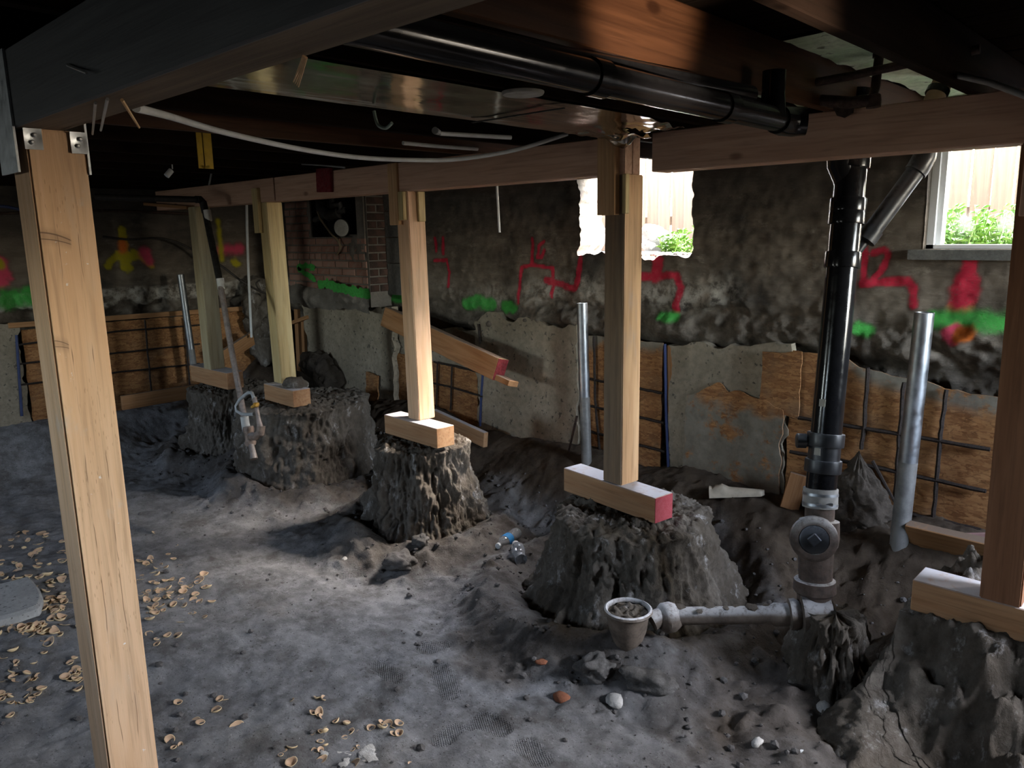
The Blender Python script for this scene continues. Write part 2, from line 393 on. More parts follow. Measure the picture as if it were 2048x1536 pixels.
def dirt_floor():
    t = NT('dusty_dirt_floor')
    big = t.noise(1.1, 6, .62); mid = t.noise(6, 7, .68); fine = t.noise(55, 6, .7)
    c = t.mix(t.rng(mid, .33, .66), (.145,.141,.138), (.265,.262,.260))
    c = t.mix(t.rng(big, .56, .72, 0, .65), c, (.24,.215,.185))
    c = t.mix(t.rng(fine, .44, .28, 0, .8), c, (.055,.048,.042))
    c = t.mix(t.rng(t.noise(28, 6, .75), .54, .68, 0, .55), c, (.36,.355,.35))
    c = t.mix(t.rng(t.noise(3.2, 6, .7), .50, .66, 0, .65), c, (.085,.076,.067))
    c = t.mix(t.rng(t.vor(38), .16, .08, 0, .75), c, (.05,.042,.036))
    c = t.mix(t.rng(t.noise(13, 5, .75), .60, .72, 0, .75), c, (.062,.055,.050))
    c = t.mix(t.rng(t.noise(85, 2, .5), .74, .78, 0, .8), c, (.55,.53,.50))
    c = t.mix(t.attr('soil'), c, t.mix(t.rng(mid, .35, .65), (.042,.029,.018), (.078,.056,.036)))
    n = t.bump(t.noise(18, 8, .75), .6, .016)
    n = t.bump(t.noise(90, 6, .75), .7, .006, n)
    tr = t.n('ShaderNodeTexWave'); t.L(t.map((1,1,1), (0,0,.6)), tr.inputs[0]); tr.inputs['Scale'].default_value = 34; tr.inputs['Distortion'].default_value = .6
    tr2 = t.n('ShaderNodeTexWave'); t.L(t.map((1,1,1), (0,0,2.17)), tr2.inputs[0]); tr2.inputs['Scale'].default_value = 34; tr2.inputs['Distortion'].default_value = .6
    hh = t.math('MULTIPLY', t.math('MAXIMUM', tr.outputs['Fac'], tr2.outputs['Fac']), t.attr('tread'))
    n = t.bump(hh, .8, .012, n)
    return t.done(c, .95, n, 0, .12)
def wall_concrete(name, base, light):
    t = NT(name)
    sep = t.n('ShaderNodeSeparateXYZ'); t.L(t.co, sep.inputs[0])
    strata = t.map((1, 1, 4))
    c = t.mix(t.rng(t.noise(2.2, 6, .65, strata), .35, .66), base, tuple(x*1.65 for x in base))
    c = t.mix(t.rng(t.noise(4.5, 7, .72, t.map((1,1,2.4))), .55, .70, 0, .65), c, light)
    c = t.mix(t.rng(t.noise(1.5, 5, .6), .50, .68, 0, .8), c, (.030,.029,.027))
    c = t.mix(t.rng(t.noise(30, 5, .7), .35, .22, 0, .7), c, (.03,.026,.022))
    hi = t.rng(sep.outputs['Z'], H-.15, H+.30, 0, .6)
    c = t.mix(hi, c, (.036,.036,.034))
    soil = t.mix(t.rng(t.noise(9, 7, .7), .35, .65), (.082,.068,.053), (.155,.13,.103))
    c = t.mix(t.attr('soil'), c, soil)
    pal = t.attr('pale'); c = t.mix(t.math('MULTIPLY', pal, t.rng(t.noise(14, 5, .7), .36, .6)), c, (.36,.33,.28))
    at = t.n('ShaderNodeAttribute', attribute_name='paint'); pm = t.math('MULTIPLY', at.outputs['Alpha'], t.rng(t.noise(70, 4, .7), .2, .5, .45, 1))
    c = t.mix(pm, c, at.outputs['Color'])
    n = t.bump(t.noise(9, 8, .7, strata), .5, .03)
    n = t.bump(t.noise(70, 6, .7), .5, .008, n)
    return t.done(c, .93, n, 0, .15)
def osb():
    t = NT('osb_strands')
    c = None
    for i, (ang, sc) in enumerate(((.3, (11,11,50)), (1.35, (10,10,46)), (2.4, (12,12,55)))):
        m = t.map(sc, (0, ang, 0)); cell = t.n('ShaderNodeTexVoronoi'); t.L(m, cell.inputs['Vector']); cell.inputs['Scale'].default_value = 1
        sp = t.n('ShaderNodeSeparateColor'); t.L(cell.outputs['Color'], sp.inputs[0])
        ci = t.mix(sp.outputs[0], (.19,.080,.028), (.38,.19,.075))
        c = ci if c is None else t.mix(t.rng(t.noise(24+5*i, 2, .6, t.map((.7,1,1.5), (0, ang, 0))), .47, .53), c, ci)
    c = t.mix(t.rng(t.noise(5, 5, .6), .5, .72, 0, .5), c, (.20,.13,.075))
    c = t.mix(t.rng(t.noise(60, 3, .6), .33, .24, 0, .8), c, (.05,.03,.02))
    ed = t.vor(1, t.map((11,11,50), (0,.3,0)), 'DISTANCE_TO_EDGE'); c = t.mix(t.rng(ed, .05, .0, 0, .45), c, (.09,.045,.018))
    # cement splashed on the sheet
    c = t.mix(t.math('MULTIPLY', t.attr('cement'), t.rng(t.noise(7, 6, .7), .36, .5)), c, t.mix(t.rng(t.noise(9, 6, .7), .3, .7), (.145,.128,.095), (.225,.20,.155)))
    n = t.bump(t.noise(40, 4, .6), .3, .004)
    return t.done(c, .8, n, 0, .2)
def brick():
    t = NT('old_brick')
    inf = t.n('ShaderNodeObjectInfo')
    c = t.mix(inf.outputs['Random'], (.22,.112,.082), (.32,.19,.145))
    c = t.mix(t.rng(t.noise(9, 5, .65), .52, .7, 0, .7), c, (.25,.215,.18))
    c = t.mix(t.rng(t.noise(40, 4, .6), .3, .2, 0, .7), c, (.05,.03,.025))
    return t.done(c, .92, t.bump(t.noise(60, 5, .7), .4, .006), 0, .15)
def brickdark():
    t = NT('sooty_brick'); inf = t.n('ShaderNodeObjectInfo')
    c = t.mix(inf.outputs['Random'], (.055,.032,.025), (.10,.06,.047))
    c = t.mix(t.rng(t.noise(7, 5, .65), .45, .65, 0, .7), c, (.025,.023,.020))
    return t.done(c, .93, t.bump(t.noise(60, 5, .7), .4, .006), 0, .12)
def sheet():
    t = NT('galvanised_sheet')
    n = t.bump(t.noise(1.0, 2, .5, t.map((9, 1.2, 1))), .25, .01)
    c = t.mix(t.rng(t.noise(9, 5, .7), .45, .7), (.50,.49,.45), (.36,.34,.30))
    return t.done(c, t.rng(t.noise(4, 4, .6), .3, .7, .07, .18), n, 1, .5)
def leafmat():
    t = NT('green_leaf'); inf = t.n('ShaderNodeObjectInfo')
    c = t.mix(t.noise(18, 2), (.045,.13,.012), (.13,.21,.030))
    return t.done(c, .6, None, 0, .3)
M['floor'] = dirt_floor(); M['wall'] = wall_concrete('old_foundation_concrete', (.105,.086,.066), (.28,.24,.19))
M['osb'] = osb(); M['brick'] = brick(); M['brickdark'] = brickdark(); M['sheet'] = sheet(); M['leaf'] = leafmat()
M['shot'] = rough_mat('poured_grey_concrete', (.235,.198,.142), (.315,.268,.198), 2.5, spots=((.075,.068,.055), 26, .61), bump=.35, bd=.01, bs=16)
M['mortar'] = rough_mat('lime_mortar', (.19,.17,.145), (.13,.115,.095), 8)
M['soil'] = rough_mat('packed_soil', (.092,.075,.056), (.195,.170,.140), 3.2, light=(.44,.42,.395), bump=.9, bd=.022, bs=17, stretch=(1,1,.6))
M['soilbrown'] = rough_mat('brown_soil', (.060,.048,.037), (.11,.09,.07), 4, bump=.7, bd=.03, bs=18)
M['gravel'] = rough_mat('pale_gravel', (.16,.15,.14), (.10,.095,.09), 30)
M['rebar'] = plain('rusty_black_rebar', (.035,.024,.018), .75, .3, var=.5, sc=60, bump=.6)
M['cmu'] = rough_mat('grey_block', (.13,.13,.12), (.19,.185,.17), 6)

# ------------------------------------------------------------------ piers (positions) and floor height
PIERS = [  # centre x, y, top z, r top, r bottom, seed, stretch along the row
    (-2.33, 3.40, .545, .40, .78, 11), (-4.09, 3.37, .635, .315, .56, 23), (-5.76, 3.49, .69, .52, .68, 37),
    (-6.96, 3.37, .68, .34, .55, 41), (-.40, 3.45, .475, .50, 1.0, 53)]
def hfloor(x, y, fine=True):
    x = np.asarray(x, float); y = np.asarray(y, float)
    h = .030*fbm(x*1.1, y*1.1, None, 3, 5) + .010*fbm(x*4, y*4, None, 3, 9)
    nb = fbm(x*1.3, y*1.3, None, 3, 15)
    h = h + (.42+.06*nb)*sstep(3.80+.10*nb, 4.5, y)*sstep(5, 4.7, y)
    h = h + .40*sstep(-7.25+.15*nb, -8.05, x)
    h = h - .07*np.exp(-((y-3.85)/.22)**2)*sstep(-7, -6, x)
    for (cx, cy, zt, rt, rb, sd) in PIERS:
        d = np.hypot(x-cx, y-cy)
        a = np.arctan2(y-cy, x-cx)
        h = h + (.13+.05*fbm(np.cos(a)*2+sd, np.sin(a)*2, None, 2, sd))*np.exp(-((d-rb)/.17)**2)*(d > rb*.6)*(.3 if sd == 53 else 1)
    h = h + .12*np.exp(-(((x+1.12)**2+(y-3.22)**2)/.26**2)**1.2)          # earth left round the drain stack
    h = h + .09*np.exp(-(((x+1.85)/.30)**2+((y-2.72)/.16)**2))*.8
    if fine:
        cl = np.clip(fbm(x*14, y*14, None, 3, 77)-.35, 0, 1)
        near = .10+.90*(sum(np.exp(-((np.hypot(x-c[0], y-c[1])-c[4]-.08)/.30)**2) for c in PIERS).clip(0, 1))
        h = h + .012*fbm(x*17, y*17, None, 3, 33)*near + .04*cl*near + .0055*fbm(x*28, y*28, None, 3, 51)
    return h
def PF(px, py, n=5):
    d = ray(px, py); t = np.linspace(1.2/FPX, 11./FPX, 900); q = np.outer(t, d)
    below = (q[:,2]+H) < hfloor(q[:,0], q[:,1])
    k = int(np.argmax(below)) if below.any() else 0
    if k == 0: return PZ(px, py, 0.)
    return Vector((q[k,0], q[k,1], q[k,2]+H))
def segdist(X, Y, pts):
    D = np.full(X.shape, 9.)
    for (ax, ay), (bx, by) in zip(pts[:-1], pts[1:]):
        dx, dy = bx-ax, by-ay; L2 = dx*dx+dy*dy+1e-12
        t = np.clip(((X-ax)*dx+(Y-ay)*dy)/L2, 0, 1)
        D = np.minimum(D, np.hypot(X-ax-t*dx, Y-ay-t*dy))
    return D

xs = np.arange(XL-.1, XR+.12, .0165); ys = np.arange(YF-.1, YW+.25, .0165)
GX, GY = np.meshgrid(xs, ys, indexing='ij')
GH = hfloor(GX, GY)
soilm = np.clip(sstep(3.55, 4.0, GY+.25*fbm(GX*2, GY*2, None, 3, 61))*.95, 0, 1)
for (cx, cy, zt, rt, rb, sd) in PIERS:
    dd = np.hypot(GX-cx, GY-cy); soilm = np.maximum(soilm, .62*sstep(rb+.34, rb+.02, dd+.22*fbm(GX*3+sd, GY*3, None, 4, sd)))
soilm = np.maximum(soilm, .55*sstep(1.25, .5, np.hypot(GX+.75, GY-2.75)+.3*fbm(GX*2.6, GY*2.6, None, 4, 18)))
soilm = np.maximum(soilm, .75*sstep(.75, .35, np.hypot(GX+1.1, GY-3.1)+.2*fbm(GX*3, GY*3, None, 3, 8)))
tread = np.zeros(GX.shape)
for (a, b, rw) in (((968,1440),(1000,1462),.055),((945,1452),(975,1444),.03),((905,1462),(888,1478),.05),((880,1340),(900,1385),.05),((1050,1490),(1082,1520),.05),((850,1300),(880,1290),.05),((760,1330),(790,1360),.04),((690,1150),(720,1150),.05)):
    A, B = PF(*a), PF(*b); tread = np.maximum(tread, sstep(rw, rw*.8, segdist(GX, GY, [(A.x, A.y), (B.x, B.y)])))
GH = GH - .010*tread
floor = grid('floor', np.stack([GX, GY, GH], -1), M['floor'], attrs={'soil': soilm, 'tread': tread}); tag(floor, 'dusty grey dug-out dirt floor with shoe prints and brown earth banks', None, None, 'structure')

# ------------------------------------------------------------------ back wall with its two window openings
def wallpaint(strokes, X, Z, to2d, seed):
    pa = np.zeros(X.shape+(4,))
    nz = fbm(X*22, Z*22, None, 4, seed)
    for (col, pts, wid, soft) in strokes:
        q = [to2d(*p) for p in pts]
        m = sstep(wid*(1+soft), wid*(1-soft), segdist(X, Z, q)+.25*wid*nz)
        pa[..., :3] = pa[..., :3]*(1-m[..., None]) + np.array(col)*m[..., None]; pa[..., 3] = np.maximum(pa[..., 3], m)
    pa[..., 3] *= .92
    return pa
RED, PINK, GRN, YEL, ORA = (.52,.018,.050), (.62,.06,.12), (.050,.33,.055), (.40,.34,.012), (.62,.15,.02)
ST = [(RED, [(869,478),(871,502)], .022, .5), (RED, [(886,478),(885,507)], .022, .5), (RED, [(868,521),(893,520),(898,545),(897,572)], .018, .5),
      (RED, [(1065,478),(1064,527)], .020, .4), (RED, [(1088,484),(1078,492),(1075,515),(1084,514),(1088,500)], .016, .5),
      (RED, [(1038,606),(1040,560),(1044,535),(1064,530),(1105,536),(1106,595)], .017, .4),
      (RED, [(1090,560),(1106,564),(1150,578)], .030, .3), (RED, [(1150,578),(1157,560),(1160,516)], .026, .3),
      (RED, [(1316,520),(1312,553)], .046, .4), (RED, [(1285,554),(1320,552),(1352,550),(1360,575),(1354,616)], .030, .4),
      (RED, [(1729,492),(1727,560)], .020, .5), (RED, [(1748,506),(1768,501),(1777,508),(1770,530),(1751,554)], .022, .4),
      (RED, [(1725,568),(1818,561),(1828,580),(1827,612)], .026, .4), (RED, [(1938,522),(1938,560)], .040, .4), (RED, [(1936,556),(1930,580),(1920,618)], .060, .4),
      (GRN, [(1870,640),(1940,640),(2005,645)], .055, .6), (GRN, [(1718,660),(1735,662)], .045, .4), (PINK, [(1903,670),(1912,668)], .052, .3), (ORA, [(1928,670),(1936,670)], .045, .3),
      (GRN, [(934,607),(955,603),(985,610)], .06, .45), (GRN, [(1010,612),(1030,617)], .05, .45), (GRN, [(1325,632),(1352,635)], .035, .5),
      (GRN, [(640,566),(700,580),(735,588),(765,590)], .07, .45), (GRN, [(770,592),(800,598)], .05, .5), (RED, [(520,448),(526,512)], .06, .4), (GRN, [(520,576),(542,584)], .07, .4)]
xs = np.concatenate([np.arange(-8.75, -.1, .0125), np.arange(-.1, XR+.12, .05)]); zs = np.arange(-.02, H+.72, .0125)
X, Z = np.meshgrid(xs, zs, indexing='ij')
lp = [PY(p[0], p[1], YW) for p in ((500,590),(640,590),(773,603),(850,592),(900,600),(935,622),(990,618),(1035,632),(1062,604),(1110,598),(1180,612),(1300,616),(1370,620),(1450,606),(1520,628),(1600,632),(1660,634),(1720,668),(1780,655),(1850,660),(1900,694),(1960,690),(2030,692))]
zl = np.interp(xs, [-8.5]+[p.x for p in lp]+[3], [lp[0].z]+[p.z for p in lp]+[lp[-1].z])[:, None] + .022*fbm(X*9, Z*3, None, 4, 3)
under = sstep(.012, -.012, Z-zl)
lip = np.exp(-((Z-zl-.04)/.05)**2)
Yd = YW + .008*fbm(X*2.5, Z*6, None, 4, 8) + .005*fbm(X*14, Z*16, None, 3, 19)
Yd = Yd - lip*.03*(.5+fbm(X*6, Z*6, None, 3, 29))
Yd = Yd + under*(.015+.020*fbm(X*4, Z*6, None, 5, 44)+.012*fbm(X*20, Z*20, None, 3, 45)) + under*.10*sstep(H-.70, H-.84, Z+.06*fbm(X*3, Z*1, None, 3, 4))
Yd = Yd - .09*under*np.exp(-((Z-zl+.13)/.08)**2)*(.4+.9*fbm(X*3.2, Z*3, None, 3, 71)).clip(0, 1)
h1 = (X > -3.66) & (X < -2.70) & (Z > H-.175) & (Z < H+.54)
inz = sstep(H-.24, H-.16, Z)*sstep(H+.6, H+.5, Z); inx = sstep(-3.74, -3.64, X)*sstep(-2.62, -2.72, X)
X = X + inz*(.030*fbm(Z*9, Z*0, None, 4, 91)*np.exp(-((X+3.655)/.05)**2) + .012*fbm(Z*11, Z*0, None, 4, 93)*np.exp(-((X+2.705)/.04)**2))
Z = Z + inx*.022*fbm(X*9, X*0, None, 4, 95)*np.exp(-((Z-H+.175)/.05)**2)
h2 = (X > -1.295) & (X < -.35) & (Z > H-.12) & (Z < H+.54)
h3 = (X > .35) & (X < .75) & (Z > H-.35) & (Z < H+.56)  # narrow unseen opening added for fill light
hv = h1 | h2 | h3
hole = hv[:-1,:-1] & hv[1:,:-1] & hv[1:,1:] & hv[:-1,1:]
P = np.stack([X, Yd, Z], -1)
n, m = X.shape; idx = np.arange(n*m).reshape(n, m); ev = []; ef = []; cache = {}
def bk(i, j):
    if (i, j) not in cache:
        p = P[i, j]; jt = .02*float(fbm(np.array([p[0]*6]), np.array([p[2]*6]), None, 3, 5)[0]) if p[0] < -2 else 0
        cache[(i, j)] = n*m+len(ev)*1; ev.append((p[0]+jt, YW+.30, p[2]+jt))
    return cache[(i, j)]
for i, j in zip(*np.nonzero(hole)):
    for (a, b, c, d) in (((i-1, j), (i, j), (i, j+1), 0), ((i+1, j), (i+1, j+1), (i+1, j), 0), ((i, j-1), (i+1, j), (i, j), 0), ((i, j+1), (i, j+1), (i+1, j+1), 0)):
        if not hole[a]: ef.append((idx[b], idx[c], bk(*c), bk(*b)))
pale = np.exp(-((Z-zl-.10)/.10)**2)*(.5+.9*fbm(X*1.5, Z*1.5, None, 3, 66)).clip(0, 1)*(X < -2.2)
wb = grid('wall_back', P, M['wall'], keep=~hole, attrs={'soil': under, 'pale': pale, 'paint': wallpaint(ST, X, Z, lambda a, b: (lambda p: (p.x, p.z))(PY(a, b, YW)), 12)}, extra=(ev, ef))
tag(wb, 'old concrete foundation wall with sprayed red and green marks', None, None, 'structure')

# left wall
ys = np.arange(YF-.2, YW+.45, .016); zs = np.arange(-.02, H+.72, .016)
Yy, Z = np.meshgrid(ys, zs, indexing='ij')
zl = H-.62+.03*fbm(Yy*6, Z*2, None, 4, 2)
under = sstep(.012, -.012, Z-zl); ban = sstep(H-.44, H-.47, Z+.02*fbm(Yy*5, Z, None, 3, 6))
Xd = XL - .008*fbm(Yy*2.5, Z*6, None, 4, 18) - .005*fbm(Yy*14, Z*16, None, 3, 9) - ban*.03*(1+fbm(Yy*8, Z*8, None, 4, 10)) - under*(.06+.06*fbm(Yy*4, Z*5, None, 5, 13)) - .15*under*sstep(H-.82, H-.9, Z)
STL = [(YEL, [(243,460),(247,490),(251,505)], .042, .3), (YEL, [(238,508),(228,515),(215,533)], .038, .3), (YEL, [(264,503),(280,512),(302,532)], .034, .35), (YEL, [(240,512),(266,512)], .05, .3), (YEL, [(252,518),(253,533)], .065, .3),
       (ORA, [(244,488),(247,498)], .05, .5), (PINK, [(289,505),(297,522)], .06, .6), (PINK, [(0,530),(3,558)], .08, .4), (YEL, [(-2,527),(2,530)], .04, .4), (GRN, [(18,600),(45,596),(58,592)], .10, .45),
       (PINK, [(440,500),(480,498)], .06, .9), (YEL, [(436,440),(444,520)], .03, .9), (YEL, [(470,524),(473,528)], .05, .5)]
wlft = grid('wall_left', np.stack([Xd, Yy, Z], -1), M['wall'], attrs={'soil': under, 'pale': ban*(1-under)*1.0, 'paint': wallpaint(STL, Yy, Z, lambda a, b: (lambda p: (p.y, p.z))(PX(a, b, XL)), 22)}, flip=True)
tag(wlft, 'old concrete foundation wall with a yellow sprayed arrow', None, None, 'structure')
# right wall with unseen opening placed to light the posts; wall behind camera
mb = MB(); mb.box((XR, YF, -.1), (XR+.2, 3.36, H+.7)); mb.box((XR, 4.5, -.1), (XR+.2, YW+.3, H+.7)); mb.box((XR, 3.36, -.1), (XR+.2, 4.5, H-.45)); mb.box((XR, 3.36, H+.42), (XR+.2, 4.5, H+.7))
tag(obj('wall_right', mb, M['soilbrown']), None, None, None, 'structure')
mb = MB(); mb.box((XL-.3, YF-.2, -.1), (-6.6, YF, H+.7)); mb.box((-5.8, YF-.2, -.1), (-3.1, YF, H+.7)); mb.box((-2.3, YF-.2, -.1), (XR+.2, YF, H+.7))
for q, zlo in ((-6.6, H-.45), (-3.1, H-.06)): mb.box((q, YF-.2, -.1), (q+.8, YF, zlo)); mb.box((q, YF-.2, H+.15), (q+.8, YF, H+.7))  # two unseen openings added as fill light from behind
tag(obj('wall_front', mb, M['soilbrown']), None, None, None, 'structure')

# ------------------------------------------------------------------ ceiling: joists and subfloor planks
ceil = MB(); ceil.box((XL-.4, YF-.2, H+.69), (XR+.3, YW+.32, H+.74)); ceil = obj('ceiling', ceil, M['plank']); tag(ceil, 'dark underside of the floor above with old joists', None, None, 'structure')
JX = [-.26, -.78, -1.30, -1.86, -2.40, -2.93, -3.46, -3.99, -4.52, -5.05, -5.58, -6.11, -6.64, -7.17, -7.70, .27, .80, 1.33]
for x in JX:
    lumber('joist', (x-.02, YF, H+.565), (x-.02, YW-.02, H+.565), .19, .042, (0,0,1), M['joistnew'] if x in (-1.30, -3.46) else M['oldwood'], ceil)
pm = None
for k in range(57):
    y = YF+.07+.1355*k
    if pm is None:
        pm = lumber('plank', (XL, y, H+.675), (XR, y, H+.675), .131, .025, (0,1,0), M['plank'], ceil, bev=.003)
    else:
        c = pm.copy(); COL.objects.link(c); c.location.y = y; c.location.z = H+.675+RNG.uniform(-.003, .003)
# rim board over the back wall, green bounce light in its colour
mb = MB(); mb.box((XL, YW-.03, H+.56), (XR, YW+.02, H+.69)); tag(obj('trim_1', mb, M['bounce_green']), 'rim board above the back wall, tinted with green window bounce', None, None, 'structure')

ins = thing('bounce_panel', (-1.04, 3.6, H+.62), 'pale panel between the joists above the right window, coloured with green bounce light', 'panel')  # panel added to carry the green window bounce in its colour
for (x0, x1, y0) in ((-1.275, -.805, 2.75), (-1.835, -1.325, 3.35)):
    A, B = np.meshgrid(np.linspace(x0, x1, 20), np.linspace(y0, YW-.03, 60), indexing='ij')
    grid('panel', np.stack([A, B, H+.645+.012*fbm(A*5, B*5, None, 3, 5)], -1), M['bounce_green'], parent=ins)
# ------------------------------------------------------------------ outside: ground, fence, plants, gravel
mb = MB(); mb.box((-9.5, YW+.26, H-.34), (6, 14, H-.20)); o = obj('ground', mb, M['gravel']); tag(o, 'pale gravelly ground outside the basement windows', None, None, 'structure')
fr = thing('fence', (-3, 6.75, H-.2), 'sunlit wooden board fence standing outside beyond the windows', 'fence')
fb = lumber('board', (-6.6, 6.75, H-.2), (-6.6, 6.75, H+1.75), .135, .022, (1,0,0), M['fence'], fr)
for k in range(1, 50):
    c = fb.copy(); COL.objects.link(c); c.location.x = -6.6+.145*k; c.location.y = 6.75+(.025 if k % 2 else 0)
for z in (H+.1, H+1.2): lumber('rail', (-6.7, 6.79, z), (.6, 6.79, z), .09, .04, (0,0,1), M['fence'], fr)
def leafplant(p, hgt, nst, seed, label):
    rr = random.Random(seed); st = MB(); lf = MB()
    for s in range(nst):
        a = rr.uniform(0, 6.28); lean = rr.uniform(.05, .40); hh = hgt*rr.uniform(.6, 1)
        b0 = Vector((p.x+rr.uniform(-.07, .07), p.y+rr.uniform(-.07, .07), p.z-.01)); tip = b0+Vector((math.cos(a)*lean*hh, math.sin(a)*lean*hh, hh))
        st.tube([b0, (b0+tip)/2+Vector((0,0,.02)), tip], .004, 5)
        for k in range(9):
            t = .15+.85*k/8; q = b0.lerp(tip, t); an = k*2.4+rr.random(); L = rr.uniform(.045, .085)*(1.15-.4*t); d = Vector((math.cos(an), math.sin(an), rr.uniform(-.1, .55))).normalized()
            sd = d.cross(Vector((0,0,1))).normalized()*L*.36; up = Vector((0,0,.012))
            lf.add([q, q+d*L*.45+sd+up, q+d*L, q+d*L*.45-sd+up, q+d*L*.5-up*.4], [(0,1,4),(1,2,4),(2,3,4),(3,0,4)])
    root = thing('leafy_weed', p, label, 'plant', 'green weeds growing outside the windows')
    obj('stems', st, M['leaf'], root); obj('leaves', lf, M['leaf'], root, sm=None)
def og(px, py): return PZ(px, py, H-.2)
k = 0
for (px, Y) in ((1880,5.15),(1905,5.45),(1925,5.2),(1950,5.5),(1970,5.25),(1990,5.6),(2005,5.3),(2020,5.5),(1890,5.9),(1935,6.0),(1965,5.85),(2000,6.1)):
    p = PY(px, 470, Y); leafplant(Vector((p.x, Y, H-.2)), .24+.05*(k % 3), 7, 100+k, 'green leafy weed in the patch outside the right-hand window'); k += 1
for (px, Y) in ((1335,5.0),(1352,5.15),(1368,4.98),(1345,5.35),(1375,5.3)):
    p = PY(px, 480, Y); leafplant(Vector((p.x, Y, H-.2)), .17+.04*(k % 3), 6, 100+k, 'green leafy weed on the sill of the broken middle window'); k += 1
mb = MB(); mb.rock(PY(1308,476,5.15), .105, 5, 3, (1.1,.8,.95), .5)
tag(obj('concrete_lump', mb, M['stone']), 'grey broken concrete lump lying just outside the broken middle window', 'rubble')
mb = MB(); mb.rock(PY(1297,492,5.0), .05, 8, 2, (1.2,.8,.7), .5)
tag(obj('concrete_lump', mb, M['stone']), 'small concrete lump at the foot of the larger one outside the middle window', 'rubble')
mb = MB()
for i in range(420):
    x = RNG.uniform(-1.9, -.4) if i % 2 else RNG.uniform(-4.2, -2.7); mb.rock((x, RNG.uniform(4.93, 5.7), H-.195), RNG.uniform(.010, .026), i, 1, (1,1,.6))
tag(obj('gravel', mb, M['chip']), 'pale loose gravel along the outer sills of the windows', 'gravel', None, 'stuff')
mb = MB()
for i in range(160): mb.rock((RNG.uniform(-3.62, -2.72), RNG.uniform(4.63, 4.9), H-.165+.01*RNG.rand()), RNG.uniform(.008, .022), i+500, 1, (1,1,.6))
tag(obj('rubble_crumbs', mb, M['chip']), 'pale crumbs of broken concrete on the rough sill of the middle window', 'rubble', None, 'stuff')
# window 2 frame
w2 = bpy.data.objects.new('window_2', None); COL.objects.link(w2); w2.location = (-.82, 4.75, H-.12); tag(w2, 'white framed basement window with bright yard outside', None, None, 'structure')
mb = MB(); mb.box((-1.292, 4.66, H-.118), (-1.252, 4.70, H+.53)); mb.box((-1.252, 4.69, H-.118), (-1.225, 4.76, H+.53)); mb.box((-.41, 4.66, H-.118), (-.37, 4.76, H+.53)); obj('jamb', mb, M['vinyl'], w2)
mb = MB(); mb.box((-1.292, 4.66, H-.119), (-.37, 4.76, H-.098)); obj('window_sill', mb, M['vinyl'], w2)
mb = MB(); mb.box((-1.226, 4.735, H-.099), (-.40, 4.739, H+.53)); obj('pane', mb, M['pane'], w2)
mb = MB(); mb.box((-1.35, 4.565, H-.175), (-.30, 4.60, H-.122)); obj('sill_board', mb, M['cmu'], w2)
w1 = bpy.data.objects.new('window_1', None); COL.objects.link(w1); w1.location = (-3.17, 4.75, H-.17); tag(w1, 'rough broken-out basement window opening without a frame', None, None, 'structure')
mb = MB(); mb.box((-3.75, 4.64, H+.53), (-2.6, 4.86, H+.60)); obj('lintel', mb, M['oldwood'], w1)

# ------------------------------------------------------------------ soil piers left standing under the posts
def pier(k, label, heap=None, fall=0):
    cx, cy, zt, rt, rb, sd = PIERS[k]
    NA, NS, NT_ = 320, 110, 40
    an = np.linspace(0, 2*np.pi, NA, endpoint=False)
    ca, sa = np.cos(an), np.sin(an)
    base = float(hfloor(np.array([cx]), np.array([cy]), False)[0])-.12
    rings = []
    ov = 1+.11*fbm(ca*1.5+sd, sa*1.5, None, 3, sd)
    for i in range(NT_):
        q = (i/NT_)**.8
        r = rt*q*ov; z = zt + .014*fbm(cx+ca*r*0+ca*q*5, sa*q*5, None, 4, sd+5) - .02*q**6 + .014*fbm(ca*q*14, sa*q*14, None, 5, sd+9, .6)
        x, y = cx+ca*r, cy+sa*r
        if fall: z = z - fall*np.clip(3.27-y+.05*fbm(x*9, y*9, None, 3, sd), 0, 1)
        if heap:
            hx, hy, hr, hh = heap; z = z + hh*np.exp(-((x-hx)**2+(y-hy)**2)/hr**2)*(1+.5*fbm(x*16, y*16, None, 3, sd))
        rings.append(np.stack([x, y, z], -1))
    edge = rings[-1][:, 2]
    for i in range(NS+1):
        t = i/NS; zz = zt-.02-(zt-.02-base)*t
        r0 = rt+(rb-rt)*(.42*t+.58*t**3)
        X = ca*2.0; Y = sa*2.0; Zn = zz
        rid = fbm(ca*4.2+sd, sa*4.2, np.full(NA, zz*2.4), 4, sd+1)               # vertical fluting where the earth was cut
        lump = fbm(ca*3+sd, sa*3, np.full(NA, zz*5), 4, sd+2)
        fine = fbm(ca*15, sa*15, np.full(NA, zz*13), 5, sd+3, .6)
        chunk = np.clip(fbm(ca*9+3, sa*9, np.full(NA, zz*8), 3, sd+4)-.25, 0, 1)
        amp = min(1, t*6)
        r = r0*ov + amp*(1 if k != 4 else .55)*(.026*rid+.038*lump-.055*chunk) + .017*fine
        r = r + .018*math.exp(-(t/.05)**2)
        rings.append(np.stack([cx+ca*r, cy+sa*r, np.minimum(zz+.012*fine*amp, edge-.04*t)], -1))
    R = np.array(rings); n, m = R.shape[:2]
    P = np.concatenate([R, R[:, :1]], 1)
    o = grid('soil_pier', P, M['soil'], flip=True, loc=(cx, cy, base))
    return tag(o, label, 'soil pier', 'earth piers left standing under the posts')
pier(0, 'broad earth pier carrying the red-ended block, in the middle behind the drain bowl')
pier(1, 'narrow earth pier under the bright post with the leaning timber behind it')
pier(2, 'wide fluted earth pier beside the gas pipe with loose soil on top')
pier(3, 'dark earth pier furthest away, near the left wall')
pier(4, 'big earth pier cut by the right edge of the picture', heap=(-.62, 3.66, .22, .19), fall=1.5)

